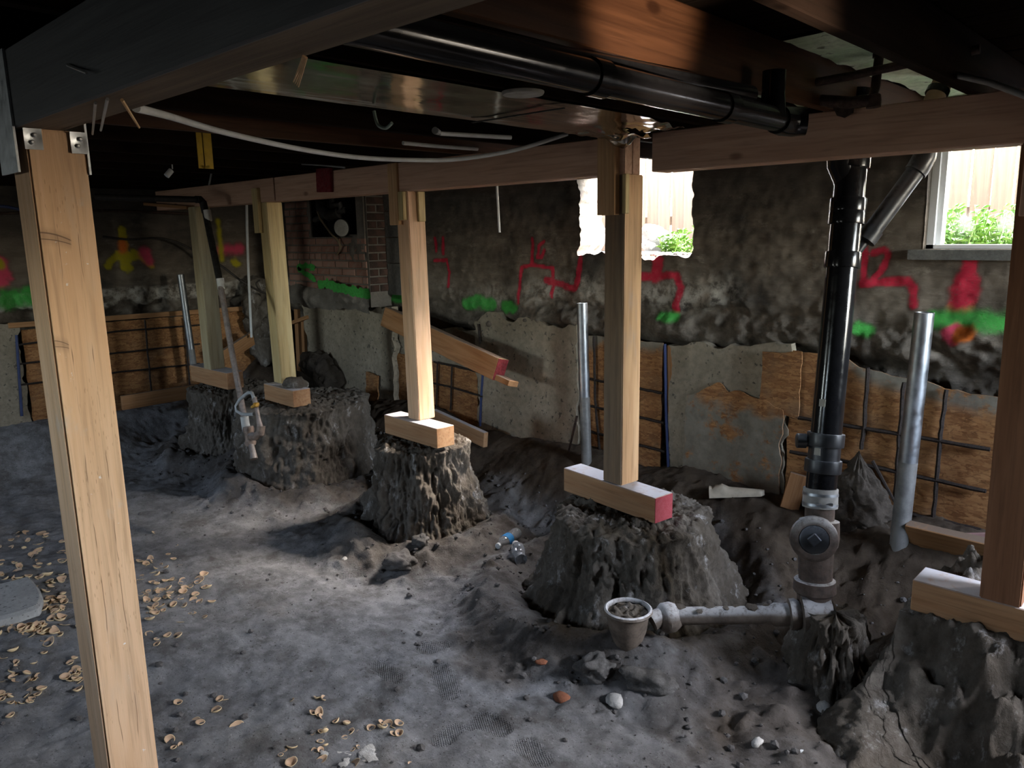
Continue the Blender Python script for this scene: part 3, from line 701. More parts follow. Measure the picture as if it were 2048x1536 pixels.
# ------------------------------------------------------------------ near beam and near post with its steel cap
nb = thing('floor_beam', (-1.2, .68, H+.285), 'old black doubled floor beam crossing overhead at the upper left', 'beam')
lumber('front_board', (-5.2, .647, H+.3775), (1.8, .647, H+.3775), .185, .055, (0,0,1), M['tarbeam'], nb)
lumber('rear_board', (-5.2, .705, H+.3725), (1.8, .705, H+.3725), .175, .055, (0,0,1), M['underwood'], nb)
lumber('bottom_strip', (-5.2, .678, H+.290), (1.8, .678, H+.290), .112, .010, (0,1,0), M['underwood'], nb)
def post(label, corner, ang, z0, z1, mat, w=.14, top=None, group='timber posts on the earth piers'):
    u = Vector((-math.cos(ang), math.sin(ang), 0)); v = Vector((math.sin(ang), math.cos(ang), 0))
    c0 = Vector((corner.x, corner.y, z0))+u*w/2+v*w/2; c1 = c0.copy(); c1.z = z1
    if top: c1 += Vector(top)
    o = lumber('timber_post', c0, c1, w, w, u, mat, None, bev=.005, seg=2)
    return tag(o, label, 'post', group), u, v, c0
p_near, u, v, c0 = post('bright new wooden post close by on the left, under the black beam', Vector((-2.30, .64, 0)), 0, -.05, H+.285, M['post_near'], group=None)
cap = thing('post_cap', (-2.37, .62, H+.17), 'galvanised steel post cap joining the near post to the black beam', 'bracket')
mb = MB(); mb.box((-2.445, .613, H+.175), (-2.297, .6185, H+.47)); obj('side_plate', mb, M['bracket'], cap)
mb = MB(); mb.box((-2.445, .781, H+.175), (-2.297, .7865, H+.47)); obj('side_plate', mb, M['bracket'], cap)
def lug(y0, y1, z0, z1):
    mb = MB(); N = 9; th = .003; V = []; F = []
    ys_ = np.linspace(y0, y1, N); zs_ = np.linspace(z0, z1, N)
    for s, off in ((0, 0), (1, th)):
        for a in ys_:
            for b in zs_:
                d = math.hypot((a-(y0+y1)/2), (b-(z0+z1)/2)); V.append((-2.297+.004*math.exp(-(d/.02)**2)*-1+off+.003, a, b))
    q = lambda s, i, j: s*N*N+i*N+j
    for i in range(N-1):
        for j in range(N-1):
            F.append((q(1,i,j), q(1,i+1,j), q(1,i+1,j+1), q(1,i,j+1))); F.append((q(0,i,j), q(0,i,j+1), q(0,i+1,j+1), q(0,i+1,j)))
    for i in range(N-1):
        F += [(q(0,i,0), q(0,i+1,0), q(1,i+1,0), q(1,i,0)), (q(0,i,N-1), q(1,i,N-1), q(1,i+1,N-1), q(0,i+1,N-1)), (q(0,0,i), q(1,0,i), q(1,0,i+1), q(0,0,i+1)), (q(0,N-1,i), q(0,N-1,i+1), q(1,N-1,i+1), q(1,N-1,i))]
    mb.add(V, F); o = obj('lug', mb, M['bracket'], cap)
    for dz in (-.008, .010):
        nl = MB(); nl.lathe((-2.292, (y0+y1)/2+dz*.4, (z0+z1)/2+dz), (-2.285, (y0+y1)/2+dz*.4, (z0+z1)/2+dz), [(0, .006), (.003, .0055), (.005, .003)], 10); obj('nail_head', nl, M['steelnail'], o)
lug(.634, .676, H+.232, H+.284); lug(.742, .783, H+.228, H+.283)

# ------------------------------------------------------------------ new beam on five posts
def seg(label, x0, x1, dz=0):
    o = thing('beam_board', ((x0+x1)/2, 3.37, H+.285), label, 'beam', 'new timbers of the far beam')
    lumber('front_ply', (x0, 3.335, H+.3775+dz), (x1, 3.335, H+.3775+dz), .185, .069, (0,0,-1), M['beam'], o)
    lumber('rear_ply', (x0, 3.405, H+.3775+dz), (x1, 3.405, H+.3775+dz), .185, .069, (0,0,-1), M['beam'], o)
    return o
seg('new reddish beam timber at the right, above the drain stack and right window', -2.17, 1.66)
seg('new beam timber in the middle between the second and third posts from the right', -5.70, -2.33)
seg('far new beam timber toward the left wall, over the furthest post', -7.98, -5.72)
lumber_l = lumber('board', PY(383,414,3.27)+Vector((0,0,-.005)), PY(284,406,3.27)+Vector((0,0,-.005)), .03, .10, (0,0,1), M['lumber'])
tag(lumber_l, 'short board end sticking out under the far end of the new beam', 'board')
A5 = math.radians(8)
c5 = PZ(1242.5, 972, H-1.355)
p5, u5, v5, cc5 = post('tall post with one stained, shade-darkened face, standing on the red-ended block in front of the middle window', c5, A5, H-1.355, H+.284, M['post_stain_shade5'])
c3 = PZ(839, 842, H-1.262)
p3, u3, v3, cc3 = post('brightly lit post left of centre on a dusty block with a knot mark', c3, math.radians(4), H-1.262, H+.284, M['post'], w=.136, top=(-.03, 0, 0))
c2 = PZ(564, 768, H-1.215)
p2, u2, v2, cc2 = post('greenish post with a long crack beside the brick chimney', c2, math.radians(2), H-1.215, H+.284, M['post_pale'], top=(-.035, 0, 0))
c1 = PZ(421.7, 740, H-1.19)
p1, u1, v1, cc1 = post('weathered olive post furthest left of the row, by the gas pipe', c1, 0, H-1.19, H+.284, M['post_weather'], top=(-.02, 0, 0))
cR = PY(1958, 1195, 3.3); cR = Vector((cR.x+.14, 3.3, 0))
pR, uR, vR, ccR = post('dark reddish post at the right edge of the picture', cR, 0, H-1.44, H+.284, M['post_red'], top=(-.02, 0, 0))
def cleat(par, name, ctr, u, v, w, t, z0, z1, mat=None):
    return lumber(name, Vector((ctr.x, ctr.y, z0)), Vector((ctr.x, ctr.y, z1)), w, t, u, mat or M['beam'], par, bev=.003)
# scab boards nailed over the joints at the post heads
t5 = cc5
cleat(p5, 'scab_board', t5-v5*.092+u5*.022, u5, v5, .125, .040, H+.085, H+.49, M['post_stain'])
cleat(p5, 'side_cleat', t5-u5*.084-v5*.075, v5, u5, .03, .024, H+.09, H+.285, M['post_pale'])
tp = cc3+Vector((-.03,0,0))
cleat(p3, 'scab_board', tp-v3*.088+u3*.045, u3, v3, .105, .036, H+.07, H+.47, M['post_stain'])
cleat(p3, 'side_cleat', tp-u3*.081+v3*.030, v3, u3, .055, .024, H+.09, H+.284, M['post_pale'])
cleat(p3, 'side_cleat', tp-u3*.03-v3*.086, u3, v3, .06, .03, H+.10, H+.284, M['post_pale'])
tp = cc2+Vector((-.035,0,0))
cleat(p2, 'scab_board', tp-v2*.088+u2*.055, u2, v2, .09, .036, H+.04, H+.40, M['post_pale'])
cleat(pR, 'scab_board', ccR+Vector((0,-.092,0)), uR, vR, .135, .038, H+.03, H+.40, M['beam'])

# bearing blocks
def block(label, ctr, u, v, ln, wd, z0, z1, off=0, red=None, group='timber blocks under the posts', sh=None):
    a = ctr+u*(ln/2+off); b = ctr-u*(ln/2-off); zc = (z0+z1)/2
    a = Vector((a.x, a.y, zc)); b = Vector((b.x, b.y, zc))
    o = lumber('bearing_block', a, b, z1-z0, wd, (0,0,1), M['block'], None, bev=.004)
    tag(o, label, 'block', group)
    if red:
        d = (b-a).normalized(); e = lumber('painted_end', b-d*.001, b+d*.002, z1-z0-.006, wd-.006, (0,0,1), red, o, bev=0); e['label'] = 'faded red painted end'
    return o
# block 5: long, along the row, red end to the right
e5 = PZ(1310, 995, H-1.35); f5 = PZ(1127, 934, H-1.35); ub = (f5-e5).normalized(); vb = Vector((-ub.y, ub.x, 0)) if -ub.y*0+ub.x < 0 else Vector((ub.y, -ub.x, 0))
if vb.y < 0: vb = -vb
m5 = (e5+f5)/2+vb*.07
block('long bearing block with a faded red end, on the middle earth pier', m5, ub, vb, (f5-e5).length, .14, H-1.495, H-1.355, red=M['redpink'])
e3 = PZ(873, 858, H-1.262); f3 = PZ(768, 829, H-1.262); ub = (f3-e3).normalized(); vb = Vector((ub.y, -ub.x, 0)); vb = vb if vb.y > 0 else -vb
b3 = block('short dusty bearing block with a star-shaped knot on its end', (e3+f3)/2+vb*.075, ub, vb, (f3-e3).length, .15, H-1.40, H-1.262)
e2 = PZ(585, 782, H-1.215); f2 = PZ(527, 767, H-1.215); ub = (f2-e2).normalized(); vb = Vector((ub.y, -ub.x, 0)); vb = vb if vb.y > 0 else -vb
block('bearing block with soil heaped on it, under the cracked greenish post', (e2+f2)/2+vb*.08, ub, vb, (f2-e2).length, .16, H-1.355, H-1.215)
block('reddish bearing block half sunk in earth under the furthest post', cc1+Vector((-.02,.02,0)), Vector((-1,0,0)), Vector((0,1,0)), .74, .16, H-1.345, H-1.19, off=.0)
block('wide bearing block under the dark post at the right edge', Vector((-.42, 3.385, 0)), Vector((-1,0,0)), Vector((0,1,0)), .87, .17, H-1.575, H-1.44)
mb = MB(); mb.rock((-5.62, 3.30, H-1.20), .085, 3, 3, (1.2,1,.75), .5)
tag(obj('soil_lump', mb, M['soil']), 'lump of loose soil lying on the block of the greenish post', 'soil')
pr = lumber('painted_patch', PY(635,361,3.283), PY(663,360,3.283), .17, .028, (0,0,1), M['red']); tag(pr, 'dark red painted offcut fixed to the front of the far beam', 'block')

# ------------------------------------------------------------------ formwork: grey concrete pours, OSB sheets, rebar mats
def slab(name, x0, x1, z0, z1, y, mat, jit=.02, seed=1, axis='y', th=.07, res=.03, cem=None, label=None, cat=None, group=None, bulge=.01):
    """upright slab; x0,x1 functions of z, z0,z1 functions of x (or numbers); faces the room"""
    fn = lambda q: q if callable(q) else (lambda t: np.full_like(np.asarray(t, float), q))
    x0, x1, z0, z1 = map(fn, (x0, x1, z0, z1))
    zz = np.linspace(float(np.mean(z0(np.array([0.])))), float(np.mean(z1(np.array([0.])))), 3)
    w_ = float(x1(np.array([zz[1]]))[0]-x0(np.array([zz[1]]))[0]); h_ = float(zz[-1]-zz[0])
    n = max(4, int(abs(w_)/res)); m = max(4, int(abs(h_)/res))
    U, V = np.meshgrid(np.linspace(0, 1, n), np.linspace(0, 1, m), indexing='ij')
    Z = np.zeros_like(U); X = np.zeros_like(U); Z[:] = zz[0]+V*(zz[-1]-zz[0])
    for _ in range(3):
        X = x0(Z)*(1-U)+x1(Z)*U; Z = z0(X)*(1-V)+z1(X)*V
    ed = np.minimum(np.minimum(U, 1-U)*w_, np.minimum(V, 1-V)*h_); k = np.exp(-(ed/.03)**2)
    X = X + jit*fbm(X*11, Z*11, None, 3, seed)*k*np.where((U < .02)|(U > .98), 1, .3); Z = Z + jit*1.3*fbm(X*9+5, Z*9, None, 4, seed+1)*k*np.where((V < .02)|(V > .98), 1, .3)
    D = bulge*fbm(X*3, Z*3, None, 4, seed+2)
    F_ = np.stack([X, y+D, Z], -1); B_ = np.stack([X, np.full_like(X, y+th), Z], -1)
    if axis == 'x':
        F_ = np.stack([y-D, X, Z], -1); B_ = np.stack([np.full_like(X, y-th), X, Z], -1)
    idx = np.arange(n*m).reshape(n, m); per = [(i, 0) for i in range(n)]+[(n-1, j) for j in range(1, m)]+[(i, m-1) for i in range(n-2, -1, -1)]+[(0, j) for j in range(m-2, 0, -1)]
    ev = [tuple(B_[i, j]) for i, j in per]; L = len(per)
    ef = [(idx[per[a]], idx[per[(a+1) % L]], n*m+(a+1) % L, n*m+a) for a in range(L)]
    if axis == 'x': ef = [q[::-1] for q in ef]
    at = {'cement': cem(X, Z) if cem else np.zeros_like(X)}
    o = grid(name, F_, mat, attrs=at, extra=(ev, ef), sm=45, flip=(axis != 'x') is False)
    return tag(o, label, cat, group)
GP = 'grey concrete pours under the old wall'; GO = 'OSB sheets standing under the old wall'
ip = lambda pts: (lambda t: np.interp(t, [p[0] for p in pts], [p[1] for p in pts]))
# back wall
slab('concrete_pour', ip([(H-1.8,-6.75),(H-1.45,-7.05),(H-1.25,-7.25),(H-.7,-7.33)]), -5.80, H-1.75, ip([(-7.4,H-.62),(-6.9,H-.66),(-6.3,H-.69),(-5.8,H-.66)]), 4.47, M['shot'], .03, 3, label='grey concrete pour under the brick chimney with a dark cavity at its left', cat='concrete panel', group=GP)
slab('concrete_pour', -5.80, -4.735, H-1.20, ip([(-5.8,H-.72),(-5.3,H-.86),(-4.8,H-.80)]), 4.545, M['shot'], .02, 7, label='grey concrete strip behind the leaning red-ended timber', cat='concrete panel', group=GP)
slab('concrete_pour', -4.71, -3.60, H-1.75, ip([(-4.72,H-.72),(-4.45,H-.63),(-4.35,H-.70),(-4.2,H-.66),(-3.9,H-.70),(-3.6,H-.68)]), 4.52, M['shot'], .025, 9, label='large grey concrete pour between the leaning timber and a steel pipe', cat='concrete panel', group=GP)
slab('concrete_pour', -2.80, -1.97, H-1.72, ip([(-2.8,H-.76),(-2.4,H-.73),(-2.0,H-.70)]), 4.53, M['shot'], .02, 13, label='grey concrete pour between the tall post and the black drain stack', cat='concrete panel', group=GP)
slab('osb_sheet', -5.84, -4.715, H-1.66, ip([(-5.84,H-1.10),(-5.2,H-1.13),(-4.72,H-1.16)]), 4.53, M['osb'], .006, 21, th=.012, bulge=.003, label='OSB sheet low behind the bright post, right edge taped dark blue', cat='board', group=GO)
slab('osb_sheet', -3.585, -2.875, H-1.74, H-.76, 4.55, M['osb'], .006, 25, th=.012, bulge=.003, cem=lambda X, Z: sstep(H-.87, H-.80, Z+.03*fbm(X*8, Z*8, None, 3, 2)), label='narrow OSB sheet behind the tall post, cement-smeared along its top', cat='board', group=GO)
slab('osb_sheet', -2.66, -1.98, H-1.70, ip([(-2.66,H-1.10),(-2.55,H-1.06),(-2.42,H-.97),(-2.36,H-1.02),(-2.28,H-1.00),(-2.15,H-1.05),(-1.98,H-1.08)]), 4.508, M['osb'], .016, 29, th=.012, bulge=.006, res=.02, cem=lambda X, Z: sstep(H-1.07, H-1.15, Z+.06*fbm(X*10, Z*10, None, 3, 4))*1.0, label='torn OSB sheet smeared with cement, orange splinters along its jagged top', cat='board', group=GO)
slab('osb_sheet', -1.955, .48, H-1.74, ip([(-1.96,H-.73),(-1.65,H-.74),(-1.55,H-.79),(-1.3,H-.82),(-.9,H-.88),(-.5,H-.90)]), 4.55, M['osb'], .010, 33, th=.012, bulge=.004, cem=lambda X, Z: sstep(.07, .0, ip([(-1.96,H-.73),(-1.65,H-.74),(-1.55,H-.79),(-1.3,H-.82),(-.9,H-.88),(-.5,H-.90)])(X)-Z-.05*sstep(-1.7,-1.4,X))*sstep(-1.7, -1.55, X), label='large OSB sheet with a rebar grid, behind the black drain stack', cat='board', group=GO)
slab('osb_offcut', -2.13, -1.88, ip([(-2.13,H-1.08),(-1.88,H-1.15)]), ip([(-2.13,H-.745),(-1.88,H-.73)]), 4.515, M['osb'], .008, 35, th=.012, bulge=.003, label='small loose OSB offcut left of the black drain stack', cat='board', group=GO)
o = slab('osb_offcut', -6.20, -6.02, H-1.66, H-1.32, 4.44, M['osb'], .02, 37, th=.012, bulge=.003, label='small OSB scrap low at the foot of the chimney concrete', cat='board', group=GO)
mb = MB(); mb.tube([PY(966,742,4.515), PY(962,800,4.515), PY(960,852,4.51)], .011, 6); tag(obj('tape_strip', mb, M['blue']), 'dark blue strip along the edge of the low OSB sheet', 'tape')
lumber_e = lumber('formwork_stud', PY(1342,690,4.56), PY(1346,950,4.56), .05, .04, (1,0,0), M['lumber']); tag(lumber_e, 'upright brown formwork stud right of the narrow OSB sheet', 'board')
mb = MB(); mb.tube([PY(1330,688,4.53), PY(1332,820,4.53), PY(1337,945,4.53)], .010, 6); tag(obj('tape_strip', mb, M['blue']), 'dark strip down the right edge of the narrow OSB sheet', 'tape')
# left wall
slab('osb_sheet', 2.00, 4.30, H-1.72, H-.79, XL+.035, M['osb'], .006, 41, axis='x', th=.012, bulge=.003, label='long OSB sheet with a rebar grid against the left wall', cat='board', group=GO)
slab('concrete_pour', .6, 1.97, H-1.66, H-.70, XL+.05, M['shot'], .02, 45, axis='x', label='grey concrete pour at the far left edge behind the near post', cat='concrete panel', group=GP)
tag(lumber('rail_board', Vector((XL+.06, 1.9, H-.735)), Vector((XL+.06, 4.3, H-.765)), .05, .035, (0,0,1), M['lumber']), 'narrow orange rail along the top of the left OSB sheet', 'board')
tag(lumber('base_plank', PX(243,806,-7.75), PX(390,782,-7.75), .14, .04, (0,0,1), M['lumber']), 'dusty plank lying at the foot of the left OSB sheet', 'board')
mb = MB(); mb.tube([PX(33,670,XL+.055), PX(44,832,XL+.06)], .012, 6); tag(obj('tape_strip', mb, M['blue']), 'dark blue strip at the left end of the left OSB sheet', 'tape')
def mat_(label, vs, hs, r=.011):
    ps = [p for q in vs+hs for p in q]
    t = thing('rebar_mat', sum(ps, Vector())/len(ps), label, 'rebar', 'rebar grids in front of the OSB sheets')
    for s in vs+hs:
        m = MB(); pp = []
        for a, b in zip(s[:-1], s[1:]):
            for k in range(8): pp.append(a.lerp(b, k/8))
        pp.append(s[-1]); pp = [p+Vector((RNG.normal(0,.0012), RNG.normal(0,.001), RNG.normal(0,.0012))) for p in pp]
        m.tube(pp, [r*(1+.16*(i % 2)) for i in range(len(pp))], 6); obj('rebar', m, M['rebar'], t)
q = lambda x, y: PY(x, y, 4.525)
mat_('rusty rebar grid over the large OSB sheet behind the drain stack', [[q(1736,735), q(1729,850), q(1722,898)], [q(1808,765), q(1798,880), q(1790,1000)], [q(1893,780), q(1880,880), q(1866,1040)]],
     [[q(1582,833), q(1725,856), q(1980,899)], [q(1580,903), q(1740,932), q(1972,983)], [q(1795,1022), q(1962,1060)]])
q = lambda x, y: PY(x, y, 4.51)
mat_('thin rebar grid over the low OSB sheet behind the bright post', [[q(875,726), q(873,830)], [q(904,734), q(901,820)]], [[q(868,724), q(912,733), q(967,747)], [q(866,766), q(905,775), q(964,793)]], .008)
q = lambda x, y: PY(x, y, 4.53)
mat_('rebar grid over the narrow OSB sheet behind the tall post', [[q(1188,672), q(1190,800), q(1200,905)]], [[q(1175,757), q(1250,772), q(1326,787)], [q(1176,811), q(1250,828), q(1328,846)], [q(1176,862), q(1250,882), q(1330,904)]], .009)
q = lambda x, y: PX(x, y, XL+.075)
mat_('rebar grid over the OSB sheet of the left wall', [[q(290,640), q(296,710), q(303,785)], [q(368,635), q(374,700), q(380,775)], [q(206,640), q(212,720), q(220,800)]],
     [[q(38,690), q(230,663), q(400,650)], [q(40,728), q(235,706), q(400,688)], [q(42,770), q(240,744), q(400,727)]], .009)

# ------------------------------------------------------------------ brick chimney with flue opening
YC = 4.36; cx0, cx1 = -7.36, -5.95; cz0, cz1 = H-.66, H+.56
hx0, hx1, hz0 = PY(621, 440, YC).x, PY(716, 440, YC).x, PY(660, 474, YC).z
ch = thing('chimney', (-6.65, 4.48, cz0), 'old brick chimney base with an open flue hole and smeared mortar', 'chimney')
mb = MB(); mb.box((cx0, YC, cz0), (hx0, YW+.02, cz1)); mb.box((hx0, YC, cz0), (hx1, YW+.02, hz0)); mb.box((hx1, YC, cz0), (cx1, YW+.02, cz1)); obj('mortar_core', mb, M['mortar'], ch, sm=None)
mb = MB(); mb.box((hx0, YC+.20, hz0), (hx1, YC+.22, cz1)); mb.box((hx0-.004, YC+.015, hz0), (hx0+.004, YC+.2, cz1)); mb.box((hx1-.004, YC+.015, hz0), (hx1+.004, YC+.2, cz1)); mb.box((hx0, YC+.015, hz0-.004), (hx1, YC+.2, hz0+.004)); obj('flue_hole', mb, M['black'], ch, sm=None)
bm0 = {}
def brick_at(x, y, z, L, side=False):
    k = (round(L, 3), side)
    if k not in bm0:
        m = MB(); e = .006; D = .05
        a, b = (L/2, D/2) if not side else (D/2, L/2)
        h2 = .0305
        m.add([(-a+e,-b,-h2+e),(a-e,-b,-h2+e),(a-e,-b,h2-e),(-a+e,-b,h2-e),(-a,-b+e,-h2),(a,-b+e,-h2),(a,-b+e,h2),(-a,-b+e,h2),(-a,b,-h2),(a,b,-h2),(a,b,h2),(-a,b,h2)] if not side else
              [(a,-b+e,-h2+e),(a,b-e,-h2+e),(a,b-e,h2-e),(a,-b+e,h2-e),(a-e,-b,-h2),(a-e,b,-h2),(a-e,b,h2),(a-e,-b,h2),(-a,-b,-h2),(-a,b,-h2),(-a,b,h2),(-a,-b,h2)],
              [(0,1,2,3),(0,4,5,1),(1,5,6,2),(2,6,7,3),(3,7,4,0),(4,8,9,5),(5,9,10,6),(6,10,11,7),(7,11,8,4)])
        o = obj('brick', m, M['brick'], None, loc=(0,0,0), sm=None); bm0[k] = o.data; bpy.data.objects.remove(o)
    o = bpy.data.objects.new('brick', bm0[k]); o.data.materials[0] = M['brickdark'] if side else M['brick']; COL.objects.link(o); o.location = (x, y, z); o.rotation_euler = (RNG.normal(0,.006), RNG.normal(0,.006), RNG.normal(0,.006)); attach(o, ch)
nrow = 0; z = cz0+.175
while z < H+.44:
    segs = [(cx0+.004, cx1-.03)] if z < hz0-.03 else [(cx0+.004, hx0-.01)]
    for (a, b) in segs:
        x = a-(.0 if nrow % 2 else .105); heads = (nrow % 6 == 4)
        while x < b-.03:
            L = .092 if heads else .205; xa, xb = max(x, a), min(x+L, b)
            if xb-xa > .04: brick_at((xa+xb)/2, YC+.017+RNG.normal(0, .0025), z, xb-xa)
            x += L+.013
    if True:
        y = YC+.004+(.0 if nrow % 2 else -.10)
        while y < YW-.03:
            ya, yb = max(y, YC+.004), min(y+.20, YW-.01)
            if yb-ya > .04: brick_at(cx1-.017+RNG.normal(0, .0025), (ya+yb)/2, z, yb-ya, True)
            y += .213
    z += .0735; nrow += 1
# smeared mortar patch right of and under the hole
Uu, Vv = np.meshgrid(np.linspace(hx1-.22, cx1-.035, 30), np.linspace(hz0-.30, hz0+.02, 30), indexing='ij')
dd = np.exp(-(((Uu-(hx1-.02))/.13)**2+((Vv-(hz0-.12))/.12)**2))
o = grid('mortar_smear', np.stack([Uu, YC-.004-.012*dd*(.7+.6*fbm(Uu*14, Vv*14, None, 4, 5))+.02*(dd < .33+.15*fbm(Uu*12, Vv*12, None, 3, 6)), Vv], -1), M['mortar'], parent=ch)
mb = MB(); mb.box((hx1-.01, YC-.012, hz0-.02), (cx1-.03, YC+.02, cz1)); obj('flue_collar', mb, M['mortar'], ch)
Uu, Vv = np.meshgrid(np.linspace(cx0+.02, cx1-.02, 70), np.linspace(0, 1, 16), indexing='ij')
# sprayed mark and crumbled mortar on the chimney base
def decal(name, strokes, col, Y, wid, par, seed):
    q = [PY(a, b, Y) for a, b in strokes]; x0 = min(p.x for p in q)-wid*2; x1 = max(p.x for p in q)+wid*2; z0 = min(p.z for p in q)-wid*2; z1 = max(p.z for p in q)+wid*2
    n = int((x1-x0)/.008)+2; m = int((z1-z0)/.008)+2
    A, B = np.meshgrid(np.linspace(x0, x1, n), np.linspace(z0, z1, m), indexing='ij')
    d = segdist(A, B, [(p.x, p.z) for p in q])+.35*wid*fbm(A*20, B*20, None, 3, seed)
    kp = (d < wid); kp = kp[:-1,:-1] & kp[1:,1:]
    return grid(name, np.stack([A, np.full_like(A, Y), B], -1), col, keep=kp, parent=par)
mg = plain('green_spray_paint', GRN, .8, var=.3, sc=40)
decal('paint_mark', [(596,534),(626,534)], mg, YC-.011, .035, ch, 3); decal('paint_mark', [(598,538),(612,548),(628,557)], mg, YC-.011, .032, ch, 4)
A, B = np.meshgrid(np.linspace(cx0, cx1+.01, 110), np.linspace(0, 1, 26), indexing='ij')
zb_ = H-.70+B*.20; fr2 = .035*np.sin(np.pi*np.clip(B*.9+.05, 0, 1))*(1+.7*fbm(A*3, zb_*6, None, 4, 31))+.012*fbm(A*16, zb_*16, None, 3, 32)
grid('mortar_ledge', np.stack([A, YC-.012-fr2, zb_+.02*fbm(A*6, B, None, 3, 33)], -1), M['mortar'], parent=ch)
decal('paint_mark', [(640,566),(670,574),(700,581),(735,588)], mg, YC-.070, .05, ch, 6)
# flue fittings
fl = thing('vent_fitting', PY(680, 455, YC+.05), 'sooty capped vent pipe and ducting in the flue hole of the chimney', 'vent')
a = PY(682, 456, YC-.05); bdir = Vector((.35, -.9, -.08)).normalized()
mb = MB(); mb.lathe(a-bdir*.22, a, [(0,.078),(.20,.078),(.205,.085),(.215,.085)], 28); obj('vent_pipe', mb, M['soot'], fl)
mb = MB(); mb.lathe(a-bdir*.004, a, [(0,.080),(.004,.076)], 28); obj('vent_cap', mb, M['pale'], fl)
mb = MB(); mb.tube([PY(642,395,YC+.05), PY(643,420,YC+.02), PY(660,432,YC-.01), PY(680,425,YC)], .055, 14); mb.tube([PY(662,392,YC), PY(665,412,YC-.03), PY(680,409,YC-.02), PY(685,425,YC)], .03, 12); mb.tube([PY(630,440,YC), PY(665,425,YC-.03), PY(690,420,YC)], .03, 12); obj('duct_elbow', mb, M['soot'], fl)
mb = MB(); mb.tube([PY(636,424,YC-.03), PY(641,438,YC-.04), PY(660,464,YC-.05), PY(676,482,YC-.05), PY(681,492,YC-.05), PY(678,502,YC-.04), PY(673,509,YC-.02)], .012, 10)
tag(obj('bent_tube', mb, plain('tan_gas_tube', (.16,.12,.075), .55)), 'bent tan tube hanging out of the chimney flue hole', 'pipe')
# patched block strip right of the chimney
bs = thing('block_patch', (-5.6, YW-.02, H-.55), 'grey block and mortar patch in the wall right of the chimney', 'masonry')
for k, (z0, z1) in enumerate(((H-.55, H-.26), (H-.25, H-.02), (H-.01, H+.22), (H+.23, H+.5))):
    m = MB(); m.box((-5.94, YW-.035-.004*k, z0), (-5.55, YW+.02, z1)); obj('block', m, M['cmu'], bs)

# ------------------------------------------------------------------ crumbling corner and studs left of the chimney concrete
st = thing('stud_frame', PY(605, 740, 4.52), 'broken orange stud framing in the dark gap beside the cracked post', 'framing')
for (a, b, w_) in (((594,618),(600,742),.07), ((607,640),(611,740),.05)): lumber('stud', PY(a[0], a[1], 4.50), PY(b[0], b[1], 4.50), w_, .04, (1,0,0), M['lumber'], st)
lumber('crosspiece', PY(586,645,4.46), PY(616,634,4.46), .04, .04, (0,0,1), M['lumber'], st)
mb = MB()
for k, (x, y, r) in enumerate(((512,590,.16),(500,618,.12),(508,640,.12),(516,665,.12),(520,690,.13),(505,600,.12),(525,620,.14),(528,655,.12),(530,700,.16),(545,640,.14))): mb.rock(PX(x, y, -7.92), r, k+60, 3, (.8,.8,1.15), .5)
tag(obj('soil_column', mb, M['soil']), 'crumbling grey soil column in the corner left of the cracked post', 'soil')
tag(lumber('short_board', PX(447,714,-7.6), PX(505,676,-7.75), .15, .04, (0,.3,1), M['lumber']), 'short orange board propped behind the gas pipe', 'board')
tag(lumber('upright_board', PX(529,612,-7.9), PX(537,690,-7.9), .10, .04, (0,1,0), M['lumber']), 'upright orange board left of the cracked post in the corner', 'board')
mb = MB()
for k, (x, y, r) in enumerate(((640,735,.14),(652,742,.13),(625,728,.14),(660,760,.15))): mb.rock(PY(x, y, 4.36), r, k+90, 3, (1,.8,1), .5)
tag(obj('soil_clump', mb, M['soilbrown']), 'dark soil clump in the hollow behind the cracked post', 'soil')

# ------------------------------------------------------------------ leaning timber with red end + thin board beneath
a = PY(775,634,4.30); b = PY(1001,740,4.16)
lt = lumber('leaning_timber', a, b, .175, .11, (0,.25,1), M['lumber'], None, bev=.004); tag(lt, 'heavy timber leaning down the wall with a dark red painted end', 'timber')
d = (b-a).normalized(); e = lumber('painted_end', b-d*.001, b+d*.003, .171, .106, (0,.25,1), M['red'], lt, bev=0); e['label'] = 'dark red painted end'
tag(lumber('thin_board', PY(900,711,4.24), PY(1027,768,4.14), .045, .10, (0,.25,1), M['lumber']), 'thin board sticking out beneath the red-ended leaning timber', 'board')
tag(lumber('buried_plank', PY(868,832,4.36), PY(972,880,4.30), .13, .045, (0,0,1), M['block']), 'soil-covered plank below the low OSB sheet', 'board')

# ------------------------------------------------------------------ galvanised push-pier pipes
def galv(label, top, bot, r, low=.35):
    top, bot = Vector(top), Vector(bot); L = (top-bot).length
    t = thing('steel_pipe', bot, label, 'pipe', 'galvanised steel pipes driven by the walls')
    m = MB(); m.lathe(bot, top, [(0, r), (L*low, r)], 24); obj('dusty_lower_length', m, M['galvlow'], t)
    m = MB(); m.lathe(bot, top, [(L*low, r*1.003), (L, r*1.003), (L+.001, r*.86), (L-.10, r*.86)], 24, caps=False); obj('pipe', m, M['galv'], t)
    return t
galv('galvanised steel pipe left of the tall post in front of the big grey pour', PY(1164,606,4.36), PY(1174,960,4.36), .039, .48)
galv('galvanised steel pipe right of the black drain stack', PY(1849,625,4.30), PY(1794,1125,4.28), .047, .42)
galv('galvanised steel pipe leaning by the left wall beside the furthest post', PX(361,549,-7.75), PX(391,760,-7.75), .034, .3)

